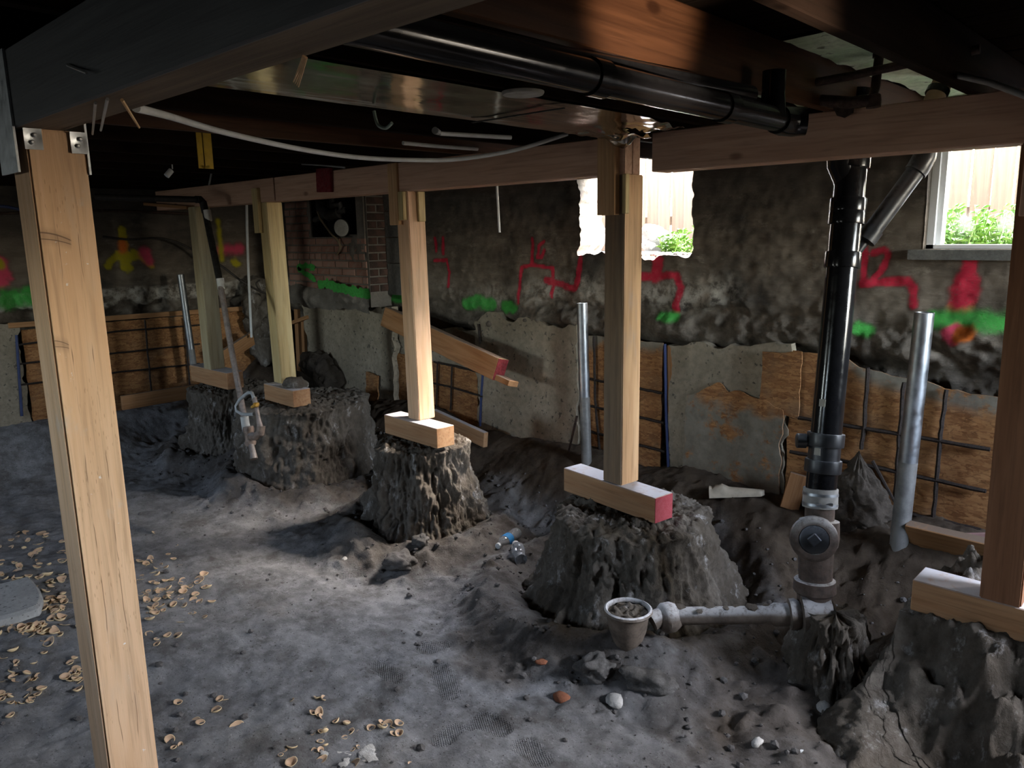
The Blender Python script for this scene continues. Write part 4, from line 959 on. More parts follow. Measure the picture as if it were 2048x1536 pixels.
# ------------------------------------------------------------------ black drain stack, cleanout, trap
T = PY(1706, 300, 3.56); B = PY(1641, 985, 3.33); ax = (B-T).normalized(); L = (B-T).length
def onax(py):                                   # distance down the stack for an image row
    lo, hi = -1., 3.
    for _ in range(40):
        md = (lo+hi)/2; p = T+ax*md; c = CM@np.array([p.x, p.y, p.z-H]); lo, hi = (md, hi) if c[1]/c[2]*FPX+768 < py else (lo, md)
    return lo
R0 = .0655
dsx = thing('drain_stack', PY(1630, 1240, 3.22), 'black plastic drain stack rising from an earth mound to the beam', 'pipe')
m = MB(); m.lathe(T-ax*.25, B, [(0, R0), (L+.25, R0)], 32); obj('stack_pipe', m, M['abs'], dsx)
def hub(y0, y1, r=R0*1.16, mat='abs', nm='hub'):
    a, b = onax(y0), onax(y1); m = MB(); m.lathe(T, B, [(a, R0), (a, r*.985), (a+.006, r), (b-.006, r), (b, r*.985), (b, R0)], 32, caps=False); return obj(nm, m, M[mat], dsx)
hub(290, 338); hub(398, 424); hub(424, 449); hub(505, 536); hub(866, 892, R0*1.22, 'abslow'); hub(919, 944, R0*1.20, 'abslow')
a, b = onax(886), onax(930); m = MB(); m.lathe(T, B, [(a, R0*1.04), (b, R0*1.04)], 32); obj('tee_body', m, M['abslow'], dsx)
c = T+ax*onax(340); m = MB(); dv = Vector((-.60,-.66,.45)).normalized(); m.tube([c-Vector((0,0,.16)), c+dv*.02-Vector((0,0,.05)), c+dv*.055, c+dv*.06+Vector((0,0,.05)), c+dv*.045+Vector((0,0,.12))], [.05,.056,.058,.058,.055], 20); obj('side_branch', m, M['abs'], dsx)
c = T+ax*onax(883); dv = Vector((-.80,-.50,.0)).normalized(); m = MB(); m.lathe(c+dv*.03, c+dv*.14, [(0,.026),(.05,.026),(.052,.033),(.090,.033),(.094,.028)], 20); o = obj('stub_outlet', m, M['abslow'], dsx)
for (px, py) in ((1637, 801), (1623, 897)):
    c = T+ax*onax(py); rd = Vector((-c.x, -c.y, 0)).normalized(); tg = Vector((rd.y, -rd.x, 0))
    rd = (rd*.86-Vector((RT[0], RT[1], 0))*.52).normalized(); sd = ax.cross(rd)
    p = c+rd*(R0*(1.005 if py < 850 else 1.06)); m = MB(); m.add([p-sd*.014-ax*.016, p+sd*.014-ax*.016, p+sd*.014+ax*.016, p-sd*.014+ax*.016, p-sd*.014-ax*.016+rd*.002, p+sd*.014-ax*.016+rd*.002, p+sd*.014+ax*.016+rd*.002, p-sd*.014+ax*.016+rd*.002], [(0,1,2,3),(7,6,5,4),(0,4,5,1),(1,5,6,2),(2,6,7,3),(3,7,4,0)]); obj('paper_label', m, M['label'], dsx)
# coupling and cast iron below
B2 = PY(1634, 1150, 3.27); axb = (B2-B).normalized(); bl = lambda py: (PY(1634, py, 3.30)-B).length
m = MB(); m.lathe(B, B2, [(-.02, R0*1.02), (-.02, R0*1.13), (.065, R0*1.15), (.065, R0*1.02)], 32); o = obj('rubber_coupling', m, M['rubber'], dsx)
for q_ in (.005, .05):
    mm = MB(); mm.lathe(B, B2, [(q_-.006, R0*1.16), (q_+.006, R0*1.17)], 32, caps=False); obj('clamp_band', mm, M['galv'], o)
cp = B+axb*.03+Vector((.50,-.66,0))*R0*1.25; mm = MB(); mm.lathe(cp-Vector((.03,.02,0)), cp+Vector((.03,.02,0)), [(0,.008),(.07,.008)], 10); obj('clamp_screw', mm, M['galv'], o)
m = MB(); m.lathe(B, B2, [(.06, R0*.96), (.12, R0*.96), (.125, R0*1.30), (.20, R0*1.34), (.235, R0*1.28), (.26, R0*1.02), (.44, R0*1.0)], 32); obj('cast_iron_hub', m, M['iron'], dsx)
cc = PY(1628, 1078, 3.22); cdir = (Vector((0,0,H))-cc); cdir.z *= .55; cdir.normalize(); cdir = (cdir+Vector((RT[0],RT[1],0))*.05+Vector((0,0,.04))).normalized()
m = MB(); m.lathe(cc-cdir*.10, cc+cdir*.1, [(0,.080),(.05,.096),(.085,.102),(.115,.098),(.128,.082),(.128,.064),(.120,.062)], 36, caps=True); o = obj('cleanout_branch', m, M['iron'], dsx)
m = MB(); m.lathe(cc+cdir*.018, cc+cdir*.1, [(0,.063),(.012,.061),(.015,.052)], 32); pl = obj('cleanout_plug', m, M['abslow'], o); pl['label'] = 'shiny black cleanout plug'
sq = lumber('plug_nut', cc+cdir*.032, cc+cdir*.050, .045, .045, (.5,.5,.6), M['abslow'], pl, bev=.004)
m = MB(); jl = PY(1630,1200,3.24); m.lathe(cc-Vector((0,0,.02))+Vector((-.01,.05,0)), jl+Vector((0,0,-.10)), [(0,.080),(.10,.072),(.18,.070),(.185,.088),(.235,.092),(.25,.075),(.32,.07)], 30, jit=.04); obj('lower_hub', m, M['iron'], dsx)
# horizontal arm + bowl
J0 = PY(1614, 1228, 3.20); J1 = PY(1345, 1232, 2.86)
ad = (J1-J0).normalized(); LL = (J1-J0).length
m = MB(); m.lathe(J0, J1, [(-.10,.075),(-.02,.085),(.01,.092),(.025,.090),(.03,.058),(.05,.070),(.075,.068),(.08,.050),(.14,.052),(.16,.040),(LL,.040)], 28, jit=.04); obj('branch_arm', m, M['ironpipe'], dsx)
m = MB()
for k in range(9):
    q_ = J0+ad*(.06+.06*k); m.rock(q_+Vector((RNG.normal(0,.01), RNG.normal(0,.01), .036)), RNG.uniform(.014, .028), k+200, 1, (1.4,1.2,.5))
obj('dirt_crust', m, M['soil'], dsx)
bc = PY(1256, 1217, 2.72)
bw = thing('floor_drain_bowl', bc-Vector((0,0,.26)), 'dirt-filled iron drain bowl on the end of the horizontal pipe', 'drain')
m = MB(); dn = Vector((0,0,-1)); Rb = .108
prof = [(.012,Rb*.84),(0,Rb*.88),(-.005,Rb*.94),(0,Rb*1.02),(.010,Rb*1.04),(.018,Rb*.97),(.03,Rb*.90),(.07,Rb*.86),(.11,Rb*.77),(.15,Rb*.64),(.19,Rb*.47),(.215,Rb*.33),(.226,Rb*.22),(.228,.0)]
m.lathe(bc, bc+dn, prof, 44, caps=False, jit=.012); obj('bowl', m, M['bowl'], bw)
n = 30; A, Rr = np.meshgrid(np.linspace(0, 2*np.pi, 61), np.linspace(0, .93, n), indexing='ij')
Xx = bc.x+np.cos(A)*Rr*Rb; Yy = bc.y+np.sin(A)*Rr*Rb
grid('silt_fill', np.stack([Xx, Yy, bc.z-.012+.016*fbm(Xx*30, Yy*30, None, 4, 3)*(1-Rr**4)-.006*(Rr > .85)], -1), M['soil'], parent=bw)
bs_ = bc+Vector((.09,.06,-.055)); be = PY(1345, 1233, 2.87)
m = MB(); m.tube([bs_, bs_.lerp(be, .35)+Vector((0,0,.012)), be], [.045,.040,.044], 20); q_ = bs_.lerp(be, .62); dq = (be-bs_).normalized(); m.lathe(q_, q_+dq, [(-.03,.045),(-.012,.062),(.0,.070),(.035,.068),(.055,.058),(.08,.044)], 26, jit=.05); obj('neck', m, M['ironpipe'], bw)
NA, NS = 120, 50; an = np.linspace(0, 2*np.pi, NA, endpoint=False); ca, sa = np.cos(an), np.sin(an); rings = []
for i in range(12): q_ = i/12; rings.append(np.stack([-1.12+ca*.10*q_, 3.20+sa*.10*q_, np.full(NA, .40)+.02*fbm(ca*4, sa*4, None, 3, 2)], -1))
for i in range(NS+1):
    t_ = i/NS; zz = .40-.48*t_
    r_m = (.115+.05*t_+.13*t_**4) + min(1, 6*t_)*(.045*fbm(ca*2.2, sa*2.2, np.full(NA, zz*5), 4, 5)+.026*fbm(ca*5, sa*5, np.full(NA, zz*5), 4, 7)) + .016*fbm(ca*11, sa*11, np.full(NA, zz*16), 4, 9, .6)
    rings.append(np.stack([-1.12+ca*r_m, 3.20+sa*r_m, zz+.015*fbm(ca*6, sa*6, np.full(NA, zz*6), 2, 4)], -1))
R_ = np.array(rings); R_ = np.concatenate([R_, R_[:, :1]], 1)
tag(grid('earth_mound', R_, M['soil'], flip=True, loc=(-1.12, 3.20, -.08)), 'ragged earth mound clinging to the foot of the drain stack', 'soil')

# ------------------------------------------------------------------ vent branch at the right
vb_ = thing('vent_pipe', PY(1735, 480, 3.75), 'grey diagonal vent pipe rising behind the beam beside the right window', 'pipe')
A_, B_, C_ = PY(1738,470,3.66), PY(1836,337,3.80), PY(1852,300,3.82)
m = MB(); m.tube([A_+(A_-B_)*.25, A_], .022, 14); m.tube([A_, B_], .040, 20); obj('pipe', m, M['abslow'], vb_)
m = MB(); dd_ = (A_-B_).normalized(); m.lathe(A_-dd_*.03, A_+dd_, [(0,.041),(.0,.047),(.06,.047),(.065,.03)], 20); obj('hub', m, M['abslow'], vb_)
m = MB(); m.tube([B_+dd_*.02, B_, B_.lerp(C_, .5)+Vector((.01,0,.01)), C_, C_+Vector((0,0,.10))], [.048,.048,.048,.046,.042], 20); obj('elbow', m, M['abslow'], vb_)
m = MB(); m.tube([C_+Vector((0,0,.09)), PY(1868,200,3.82), PY(1885,165,3.86), PY(1900,140,3.95), PY(1905,120,4.1)], .041, 20); obj('upper_run', m, plain('tan_pipe', (.40,.30,.20), .5), vb_)
for (a, b) in ((PY(1872,190,3.83), PY(1878,178,3.845)), (PY(1889,158,3.88), PY(1893,150,3.91))):
    dq = (b-a); m = MB(); m.lathe(a, b, [(0,.047),(.028,.047)], 20); obj('coupling_ring', m, M['abs'], vb_)
m = MB(); m.lathe(PY(1853,318,3.79), PY(1853,318,3.70), [(0,.012),(.03,.012)], 4)
# ------------------------------------------------------------------ black waste pipes under the joists
dz = thing('waste_pipe', (-1.18, 1.8, H+.36), 'black plastic waste pipe slung under the joists, ending in an elbow', 'pipe')
zp = H+.375; a = PZ(860, 80, zp); b = PZ(1560, 240, zp-.01); a = a+(a-b).normalized()*.4; Rp = .040
m = MB(); m.tube([a, b], Rp, 24); obj('pipe', m, M['abs'], dz)
m = MB(); dq = (b-a).normalized(); m.tube([b-dq*.02, b+dq*.02, b+dq*.07+Vector((.012,0,0)), b+dq*.095+Vector((.05,.0,0))], [.047,.050,.050,.047], 24); obj('elbow', m, M['abs'], dz)
m = MB(); m.tube([b-dq*.06, b-dq*.06+Vector((0,0,.08)), b-dq*.06+Vector((0,0,.15))], [.045,.038,.038], 20); obj('riser', m, M['abs'], dz)
for k, yy in enumerate((1.6, 2.25)):
    t_ = (yy-a.y)/(b.y-a.y); c = a.lerp(b, t_); m = MB(); m.lathe(c-dq*.03, c+dq, [(0,Rp),(0,Rp*1.14),(.06,Rp*1.14),(.06,Rp)], 24, caps=False); obj('hub', m, M['abs'], dz)
c = PZ(1326, 196, zp-.012); m = MB(); m.box((c.x+.02, c.y-.02, c.z-.02), (c.x+.023, c.y+.012, c.z+.012)); obj('paper_label', m, M['label'], dz)
d2 = thing('upper_waste_pipe', (-1.36, 1.8, H+.42), 'second black pipe running just above the slung waste pipe', 'pipe')
m = MB(); m.tube([PZ(780, 50, H+.43), PZ(1500, 190, H+.43)], .030, 20); obj('pipe', m, M['abs'], d2)
c = PZ(1160, 150, H+.42); m = MB(); m.lathe(c, c+Vector((0,1,0)), [(0,.042),(.05,.042)], 20); obj('hub', m, M['abs'], d2)
# rusty water pipes at the upper right
rp = thing('rusty_pipes', PY(1750, 190, 3.15), 'dark rusty iron water pipe with a tee above the beam at the right', 'pipe')
m = MB(); m.tube([PY(1535,182,3.10), PY(1700,152,3.12), PY(1850,120,3.14), PY(1960,98,3.16)], .016, 12); obj('cross_pipe', m, M['rust'], rp)
m = MB(); m.tube([PY(1762,88,3.18), PY(1756,130,3.17), PY(1750,180,3.15), PY(1744,198,3.12)], .017, 12); obj('riser', m, M['rust'], rp)
m = MB(); m.tube([PY(1744,200,3.12), PY(1700,205,3.14), PY(1600,198,3.2), PY(1550,186,3.26)], .022, 12); m.lathe(PY(1747,190,3.13), PY(1747,212,3.13), [(0,.026),(.045,.026)], 14); m.lathe(PY(1760,98,3.18), PY(1759,112,3.18), [(0,.024),(.03,.024)], 14); obj('tee_fittings', m, M['rust'], rp)
m = MB(); pts = [PY(x, y, 3.285) for x, y in ((1667,213),(1676,232),(1690,236),(1707,226),(1709,208),(1690,200))]; m.add(pts+[p+Vector((0,-.012,0)) for p in pts], [(0,1,2,3,4,5),(11,10,9,8,7,6)]+[(i, (i+1) % 6, 6+(i+1) % 6, 6+i) for i in range(6)]); tag(obj('strap_plate', m, M['rust']), 'dark six-sided metal plate on the face of the beam above the stack', 'bracket')
m = MB(); m.tube([PY(1850,144,3.05), PY(1900,147,3.03), PY(1980,165,2.95), PY(2048,190,2.9), PY(2120,215,2.85)], .011, 10); tag(obj('grey_cable', m, M['cable']), 'grey cable running across the top of the beam at the right edge', 'cable')

# ------------------------------------------------------------------ bright metal sheet nailed under the joists
yy = np.linspace(.74, 3.27, 150); xx = np.linspace(-2.40, -1.865, 36)
Xg, Yg = np.meshgrid(xx, yy, indexing='ij')
fr_ = sstep(2.75, 3.25, Yg)
Xg2 = Xg + .25*fr_*sstep(-2.2, -1.9, Xg)*fbm(Xg*5, Yg*5, None, 2, 3)*.3
Zg = H+.463-.0022*(1+vn(Xg*7, Yg*.9, None, 3))-.0016*fbm(Xg*3, Yg*3, None, 2, 8)-.05*fr_*np.abs(fbm(Xg*6, Yg*7, None, 3, 5))
kp = ~((Yg > 3.05+.12*fbm(Xg*14, Yg*2, None, 3, 6)) & (Xg > -2.15))[:-1,:-1]
shp = grid('metal_sheet', np.stack([Xg2, Yg, Zg], -1), M['sheet'], keep=kp); tag(shp, 'shiny crumpled metal sheet nailed under the joists beyond the black beam', 'metal sheet')
c = PZ(1046, 190, H+.445); m = MB(); m.lathe(c, c+Vector((0,0,1)), [(0,.066),(.006,.070),(.010,.070)], 32); tag(obj('round_cover', m, M['pale']), 'pale round cover under the shiny metal sheet', 'cover')
m = MB(); m.box((-2.39, 2.3, H+.4495), (-1.9, 2.312, H+.4535)); tag(obj('sheet_seam', m, M['soot']), 'dark folded seam across the shiny metal sheet', 'seam')

# ------------------------------------------------------------------ cables and small things on the ceiling
def cab(name, pts, r, mat, label, cat, n=10):
    m = MB(); P_ = [Vector(p) for p in pts]; out = []
    for i in range(len(P_)-1):
        p0, p1, p2, p3 = P_[max(i-1, 0)], P_[i], P_[i+1], P_[min(i+2, len(P_)-1)]
        for k in range(6):
            t = k/6; out.append(.5*((2*p1)+(p2-p0)*t+(2*p0-5*p1+4*p2-p3)*t*t+(3*p1-p0-3*p2+p3)*t**3))
    out.append(P_[-1]); m.tube(out, r, n); return tag(obj(name, m, mat), label, cat)
sag = [(272,216,.80),(340,233,1.05),(450,265,1.4),(600,298,1.85),(720,315,2.2),(830,320,2.5),(920,318,2.72),(1030,300,2.95),(1135,268,3.18)]
cab('white_cable', [PY(x, y, Y) for x, y, Y in sag], .0105, M['white'], 'thick white cable sagging from the black beam to the new beam', 'cable')
cab('white_conduit', [PZ(880,267,H+.452), PZ(950,271,H+.452), PZ(1022,275,H+.452)], .010, M['white'], 'short white conduit under the joists right of the green wire', 'conduit')
cab('white_conduit', [PZ(806,286,H+.460), PZ(870,292,H+.460), PZ(955,298,H+.460)], .010, M['white'], 'second white conduit just below the first, above the sagging cable', 'conduit')
cab('hanging_rod', [PY(994,368,3.9)+Vector((0,0,.35)), PY(994,368,3.9), PY(996,410,3.9), PY(999,465,3.9)], .0085, M['white'], 'thin white tube hanging below the beam before the dark wall', 'tube')
cab('thin_white_rod', [PX(493,404,-7.0), PX(496,520,-7.3), PX(503,674,-7.62)], .013, M['white'], 'long thin white rod standing in the left corner', 'tube')
cab('green_wire', [PZ(748,222,H+.45)]+[PY(a, b, PZ(748,222,H+.45).y) for a, b in ((752,240), (758,252), (772,256), (784,246))], .006, M['greenwire'], 'hooked pale green wire end hanging from the joists', 'wire')
cab('dark_wire', [PX(205,473,-7.98), PX(260,479,-7.98), PX(310,476,-7.96), PX(350,483,-7.95), PX(386,500,-7.9), PX(440,530,-7.7), PX(480,560,-7.6), PX(515,580,-7.6), PX(540,590,-7.6)], .011, M['wire'], 'dark wire drooping along the left wall past the yellow arrow', 'wire')
cab('dark_wire', [PX(520,560,-7.6), PX(512,568,-7.6), PX(522,582,-7.6), PX(533,588,-7.6)], .008, M['wire'], 'short curl of dark wire beside the cracked post', 'wire')
cab('wall_pipe', [PX(-40,428,-7.95), PX(190,422,-7.95), PX(300,424,-7.95), PX(378,428,-7.95)], .014, M['rust'], 'thin dark pipe along the top of the left wall', 'pipe')
cab('blue_cable', [PX(-30,412,-7.8), PX(10,413,-7.8), PX(40,419,-7.8)], .014, M['blue'], 'blue cable by the left wall, left of the near post', 'cable')
c = PZ(394,300,H+.46); xj = min(JX, key=lambda q: abs(q-c.x))+.003; c = PX(394,300,xj); c.z = H+.49; d_ = PX(427,338,xj)
hang = MB(); hang.box((c.x, c.y, d_.z), (c.x+.004, c.y+.035, c.z+.05)); hang.box((c.x, d_.y-.05, d_.z), (c.x+.004, d_.y, c.z+.05)); hang.box((c.x, c.y+.034, d_.z), (c.x+.06, d_.y-.05, d_.z+.012))
mk = tag(obj('joist_hanger', hang, M['yellow']), 'faded yellow hanger between the dark joists at the upper left', 'bracket')
c = PZ(345,338,H+.45); c.x = min(JX, key=lambda q: abs(q-c.x))-.015; m = MB(); m.tube([PX(345,338,c.x), PX(345,338,c.x)+Vector((0,0,.12))], .004, 6); m.lathe(PX(333,352,c.x), PX(345,338,c.x), [(0,.018),(.05,.018)], 10); tag(obj('pale_tag', m, M['white']), 'small pale connector dangling among the dark joists', 'connector')
cab('thin_wire', [PX(424,338,-5.9), PX(421,356,-5.9), PX(418,370,-5.9)], .007, M['cable'], 'short pale wire end hanging under the yellow hanger', 'wire')
cab('thin_cable', [PY(560,326,3.1), PY(640,330,3.2), PY(690,335,3.26)], .007, M['cable'], 'thin grey cable above the left part of the new beam', 'cable')
m = MB(); m.lathe(PZ(870,261,H+.455), PZ(884,268,H+.45), [(0,.016),(.05,.012)], 10); tag(obj('cable_clip', m, M['cable']), 'small pale clip at the end of the short white conduit', 'clip')
def stick(name, a, b, r, mat, label, cat): m = MB(); m.tube([a, b], [r, r*.7], 6); return tag(obj(name, m, mat), label, cat)
yb = .70
stick('bent_nail', PZ(215,198,H+.278), PZ(193,230,H+.278)+Vector((.015,0,-.035)), .0035, M['steelnail'], 'bright nail poking from under the black beam, right of the two', 'nail')
stick('bent_nail', PZ(191,206,H+.278), PZ(179,243,H+.278)+Vector((.01,0,-.03)), .0032, M['steelnail'], 'dull nail under the black beam next to the near post cap', 'nail')
stick('splinter', PZ(244,200,H+.278), PZ(266,226,H+.278)+Vector((0,.01,-.03)), .0038, M['splint'], 'orange wood splinter hanging from the black beam by the white cable', 'splinter')
m = MB()
for k in range(4): a = PZ(607+2*k, 112+k, H+.278); m.tube([a, PZ(585+3*k, 139-2*k, H+.278)+Vector((0,.0,-.02-.004*k))], [.0022,.001], 5)
tag(obj('splinter', m, M['splint']), 'bunch of pale splinters on the far edge of the black beam', 'splinter')
stick('old_nail', PY(135,130,.616), PY(173,146,.60), .0035, M['steelnail'], 'bent nail lying against the dark face of the black beam', 'nail')

# ------------------------------------------------------------------ gas pipe with valve and flexible connector
GQ = lambda x, y, Y: PY(x, y, Y-.34*max(0, (y-430)/490))
gp = thing('gas_pipe', GQ(505, 918, 2.92), 'black gas pipe dropping past the furthest post to a rusty tee', 'pipe')
g = [GQ(190,394,2.3), GQ(300,397,2.65), GQ(392,399,3.00)]
m = MB(); m.tube(g, .026, 14); obj('feed_pipe', m, M['gaspipe'], gp)
D = [GQ(404,404,3.06), GQ(411,425,3.06), GQ(440,565,3.02), GQ(463,700,2.99)]
m = MB(); m.tube([g[-1], GQ(400,399,3.04), GQ(406,405,3.06), D[1]], .031, 14); obj('elbow', m, M['gaspipe'], gp)
m = MB(); m.tube([D[1], D[2]], .027, 14); obj('drop_pipe', m, M['gaspipe'], gp)
m = MB(); m.tube([D[2], D[3], GQ(480,790,2.96), GQ(489,838,2.95)], .023, 14); obj('lower_drop', m, M['gaslow'], gp)
for (x, y, Y, h) in ((415,431,3.055,.045), (441,568,3.02,.045), (490,846,2.945,.05)):
    c = GQ(x, y, Y); m = MB(); m.lathe(c+Vector((0,0,h)), c-Vector((-.012,0,h)), [(0,.030),(h*2,.030)], 16); obj('thread_tape', m, M['tape'], gp)
c = GQ(499,872,2.94); m = MB(); m.lathe(c+Vector((-.01,0,.07)), c+Vector((.01,0,-.07)), [(0,.036),(.02,.042),(.05,.034),(.09,.034),(.12,.042),(.14,.036)], 18); m.tube([c+Vector((.0,0,.0)), GQ(512,873,2.94), GQ(521,866,2.94), GQ(522,852,2.94)], .030, 14); obj('tee', m, M['gaslow'], gp)
m = MB(); m.tube([c-Vector((-.01,0,.06)), GQ(506,905,2.92), GQ(508,918,2.92)], [.022,.022,.028], 14); obj('drip_leg', m, M['gaslow'], gp)
m = MB(); m.tube([GQ(521,858,2.94), GQ(517,838,2.94), GQ(513,815,2.94), GQ(508,796,2.94)], [.024,.016,.016,.020], 14); obj('valve_stem_pipe', m, M['gaslow'], gp)
m = MB(); m.tube([GQ(504,814,2.92), GQ(512,810,2.90), GQ(517,807,2.92)], .011, 8); m.rock(GQ(512,810,2.93), .024, 3, 2, (1,1,.8), .1); obj('valve_handle', m, M['brass'], gp)
m = MB(); lp_ = [(508,797),(504,786),(497,785),(489,791),(479,800),(472,812),(474,822),(484,828),(496,829),(508,828)]
m.tube([GQ(x, y, 2.93) for x, y in lp_], .0125, 12); obj('flexible_connector', m, M['flex'], gp)

# ------------------------------------------------------------------ things lying on the dirt
def bottle(label, a, b, r, crushed, seed, lab=None):
    a, b = Vector(a), Vector(b); L = (b-a).length; root = thing('water_bottle', (a+b)/2, label, 'bottle')
    rr = random.Random(seed); k = r/.033; n = 22
    prof = [(0,.012*k),(.014,.0125*k),(.02,.014*k),(.05*k,.028*k),(.075*k,.033*k)]
    q = .085*k
    while q < L-.03: prof += [(q,.033*k),(q+.006,.0305*k),(q+.012,.033*k)]; q += .022
    prof += [(L-.018,.033*k),(L-.004,.029*k),(L,.018*k)]
    m = MB(); m.lathe(a, b, prof, n)
    if crushed:
        ax_ = (b-a).normalized(); V = []
        for p in m.v:
            p = Vector(p); t_ = (p-a).dot(ax_); c = a+ax_*t_; s_ = 1-.30*math.sin(t_*26+1)**2; d = p-c; d = d*(s_+.12*rr.random()); V.append(tuple(c+d+Vector((0,0,.012*math.sin(t_*30)))))
        m.v = V
    obj('bottle_body', m, M['pet'], root)
    m = MB(); m.lathe(a-(b-a).normalized()*.004, b, [(0,.0145*k),(.001,.016*k),(.017,.016*k),(.018,.013*k)], 20); obj('cap', m, M['white'], root)
    if lab: m = MB(); m.lathe(a, b, [(lab[0],.0340*k),(lab[1],.0340*k)], n, caps=False); obj('label_wrap', m, M['petlabel'], root)
g0, g1 = PF(996,1100), PF(1031,1078)
rB = .040; up = Vector((0,0,rB*.95))
bottle('clear plastic water bottle with a blue label lying between two earth piers', g0+up*.7, g0+up*.7+(g1-g0).normalized()*.26+Vector((0,0,.01)), rB, False, 1, (.085,.145))
g0, g1 = PF(1039,1117), PF(1031,1096)
bottle('crushed clear plastic bottle lying end-on beside the blue-labelled one', g1+up*.8, g1+up*.8+(g0-g1).normalized()*.19, rB*1.05, True, 2)
# cream plastic scoop-shaped piece
A_, B_ = PF(1420, 1000), PF(1529, 999); A_.z += .03; B_.z += .03; dx = (B_-A_); L = dx.length; dx.normalize(); sd = dx.cross(Vector((0,0,1))).normalized(); upv = sd.cross(dx)
V = []; F = []; N, K = 18, 11
for s_ in (1, .86):
    for i in range(N):
        t_ = i/(N-1); hw = .055*(1-.45*t_)*(1 if t_ < .93 else math.sqrt(max(0, 1-((t_-.93)/.07)**2))*.9+.1); hh = (.085)*(1-.50*t_)*(.8+.25*math.exp(-((t_-.24)/.07)**2) if t_ > .12 else .75+.2*math.sin(t_*60))
        for k in range(K):
            an = math.pi*k/(K-1); V.append(A_+dx*(L*t_*(1 if s_ == 1 else .995))+sd*(math.cos(an)*hw*s_)+upv*(math.sin(an)*hh*s_))
id_ = lambda s, i, k: s*N*K+i*K+k
for i in range(N-1):
    for k in range(K-1):
        F.append((id_(0,i,k), id_(0,i+1,k), id_(0,i+1,k+1), id_(0,i,k+1))); F.append((id_(1,i,k), id_(1,i,k+1), id_(1,i+1,k+1), id_(1,i+1,k)))
    F.append((id_(0,i,0), id_(1,i,0), id_(1,i+1,0), id_(0,i+1,0))); F.append((id_(0,i,K-1), id_(0,i+1,K-1), id_(1,i+1,K-1), id_(1,i,K-1)))
for e in (0, N-1):
    for k in range(K-1): F.append((id_(0,e,k), id_(0,e,k+1), id_(1,e,k+1), id_(1,e,k)))
sc = MB().add(V, F); tag(obj('plastic_scoop', sc, M['cream']), 'cream plastic trough-like piece with a broken end on the earth bank', 'debris')
# slab fragment at left edge
def prism(name, px, th, mat, label, cat, lift=.0):
    ps = [PF(*p) for p in px]; zt = max(p.z for p in ps)+th; n = len(ps); c = sum(ps, Vector())/n
    V = [(p.x, p.y, min(q.z for q in ps)-.02) for p in ps]+[(p.x+(c.x-p.x)*.03, p.y+(c.y-p.y)*.03, zt-.012+lift*RNG.normal()*.01) for p in ps]+[(p.x+(c.x-p.x)*.14, p.y+(c.y-p.y)*.14, zt) for p in ps]
    F = [tuple(range(n-1, -1, -1)), tuple(range(2*n, 3*n))]+[(i, (i+1) % n, n+(i+1) % n, n+i) for i in range(n)]+[(n+i, n+(i+1) % n, 2*n+(i+1) % n, 2*n+i) for i in range(n)]
    return tag(obj(name, MB().add(V, F), mat, sm=15), label, cat)
prism('concrete_slab', [(-70,1200),(0,1184),(28,1177),(58,1168),(68,1176),(84,1195),(90,1212),(84,1226),(78,1234),(40,1246),(0,1256),(-70,1268)], .05, M['stone'], 'flat grey concrete slab at the left edge, ringed by tan cup fungi', 'concrete slab')
def rockthing(name, px, py, r, sq, mat, label, cat, seed, sub=2, rough=.45, dz=.3):
    p = PF(px, py); m = MB(); m.rock((p.x, p.y, p.z+r*sq[2]*dz), r, seed, sub, sq, rough); return tag(obj(name, m, mat, sm=75), label, cat)
rockthing('earth_clod', 797, 1132, .085, (1.2,.9,.7), M['clod'], 'dark round earth clod alone on the floor before the narrow pier', 'soil', 3, 4, .7)
rockthing('earth_clod', 880, 1068, .09, (1.5,.8,.65), M['soil'], 'long pale earth lump at the foot of the narrow pier', 'soil', 5, 4, .7)
rockthing('earth_clod', 842, 1084, .05, (1,1,.9), M['clodg'], 'rounded earth lump left of the long pale one', 'soil', 6, 4, .6)
rockthing('earth_clod', 1196, 1338, .08, (1.1,.75,.7), M['clodg'], 'grey broken earth ledge just below the drain bowl', 'soil', 8, 4, .7, .1)
rockthing('earth_clod', 1290, 1362, .075, (1.4,.8,.6), M['clodg'], 'low dark clod right of the earth ledge below the bowl', 'soil', 10, 4, .7, .1)
rockthing('brick_fragment', 1123, 1397, .034, (1.3,1,.6), M['brickred'], 'small orange brick fragment with a pale top on the floor', 'brick fragment', 12)
rockthing('brick_fragment', 1230, 1405, .036, (1.3,1,.7), M['chip'], 'small pale stone right of the orange brick fragment', 'stone', 14)
rockthing('brick_fragment', 1084, 1325, .022, (1.4,1,.5), M['brickred'], 'tiny reddish fragment at the left foot of the middle pier', 'brick fragment', 15)
rockthing('pale_stone', 1648, 1418, .036, (1,1,.9), M['chip'], 'pale stone at the foot of the earth mound under the stack', 'stone', 16)
rockthing('white_flake', 1602, 1503, .022, (1.4,1,.25), M['white'], 'white flake on the floor near the bottom right', 'flake', 17)
rockthing('pale_stone', 1515, 1487, .026, (1.3,.8,.6), M['chip'], 'pale chip on the floor left of the white flake', 'stone', 18)
rockthing('pale_stone', 690, 1118, .018, (1.4,1,.5), M['chip'], 'white pebble on the bare floor before the pier shadow', 'stone', 19)
rockthing('dark_clump', 52, 1150, .05, (1.5,.9,.6), M['clod'], 'dark brown clump behind the slab among the fungi', 'soil', 20)
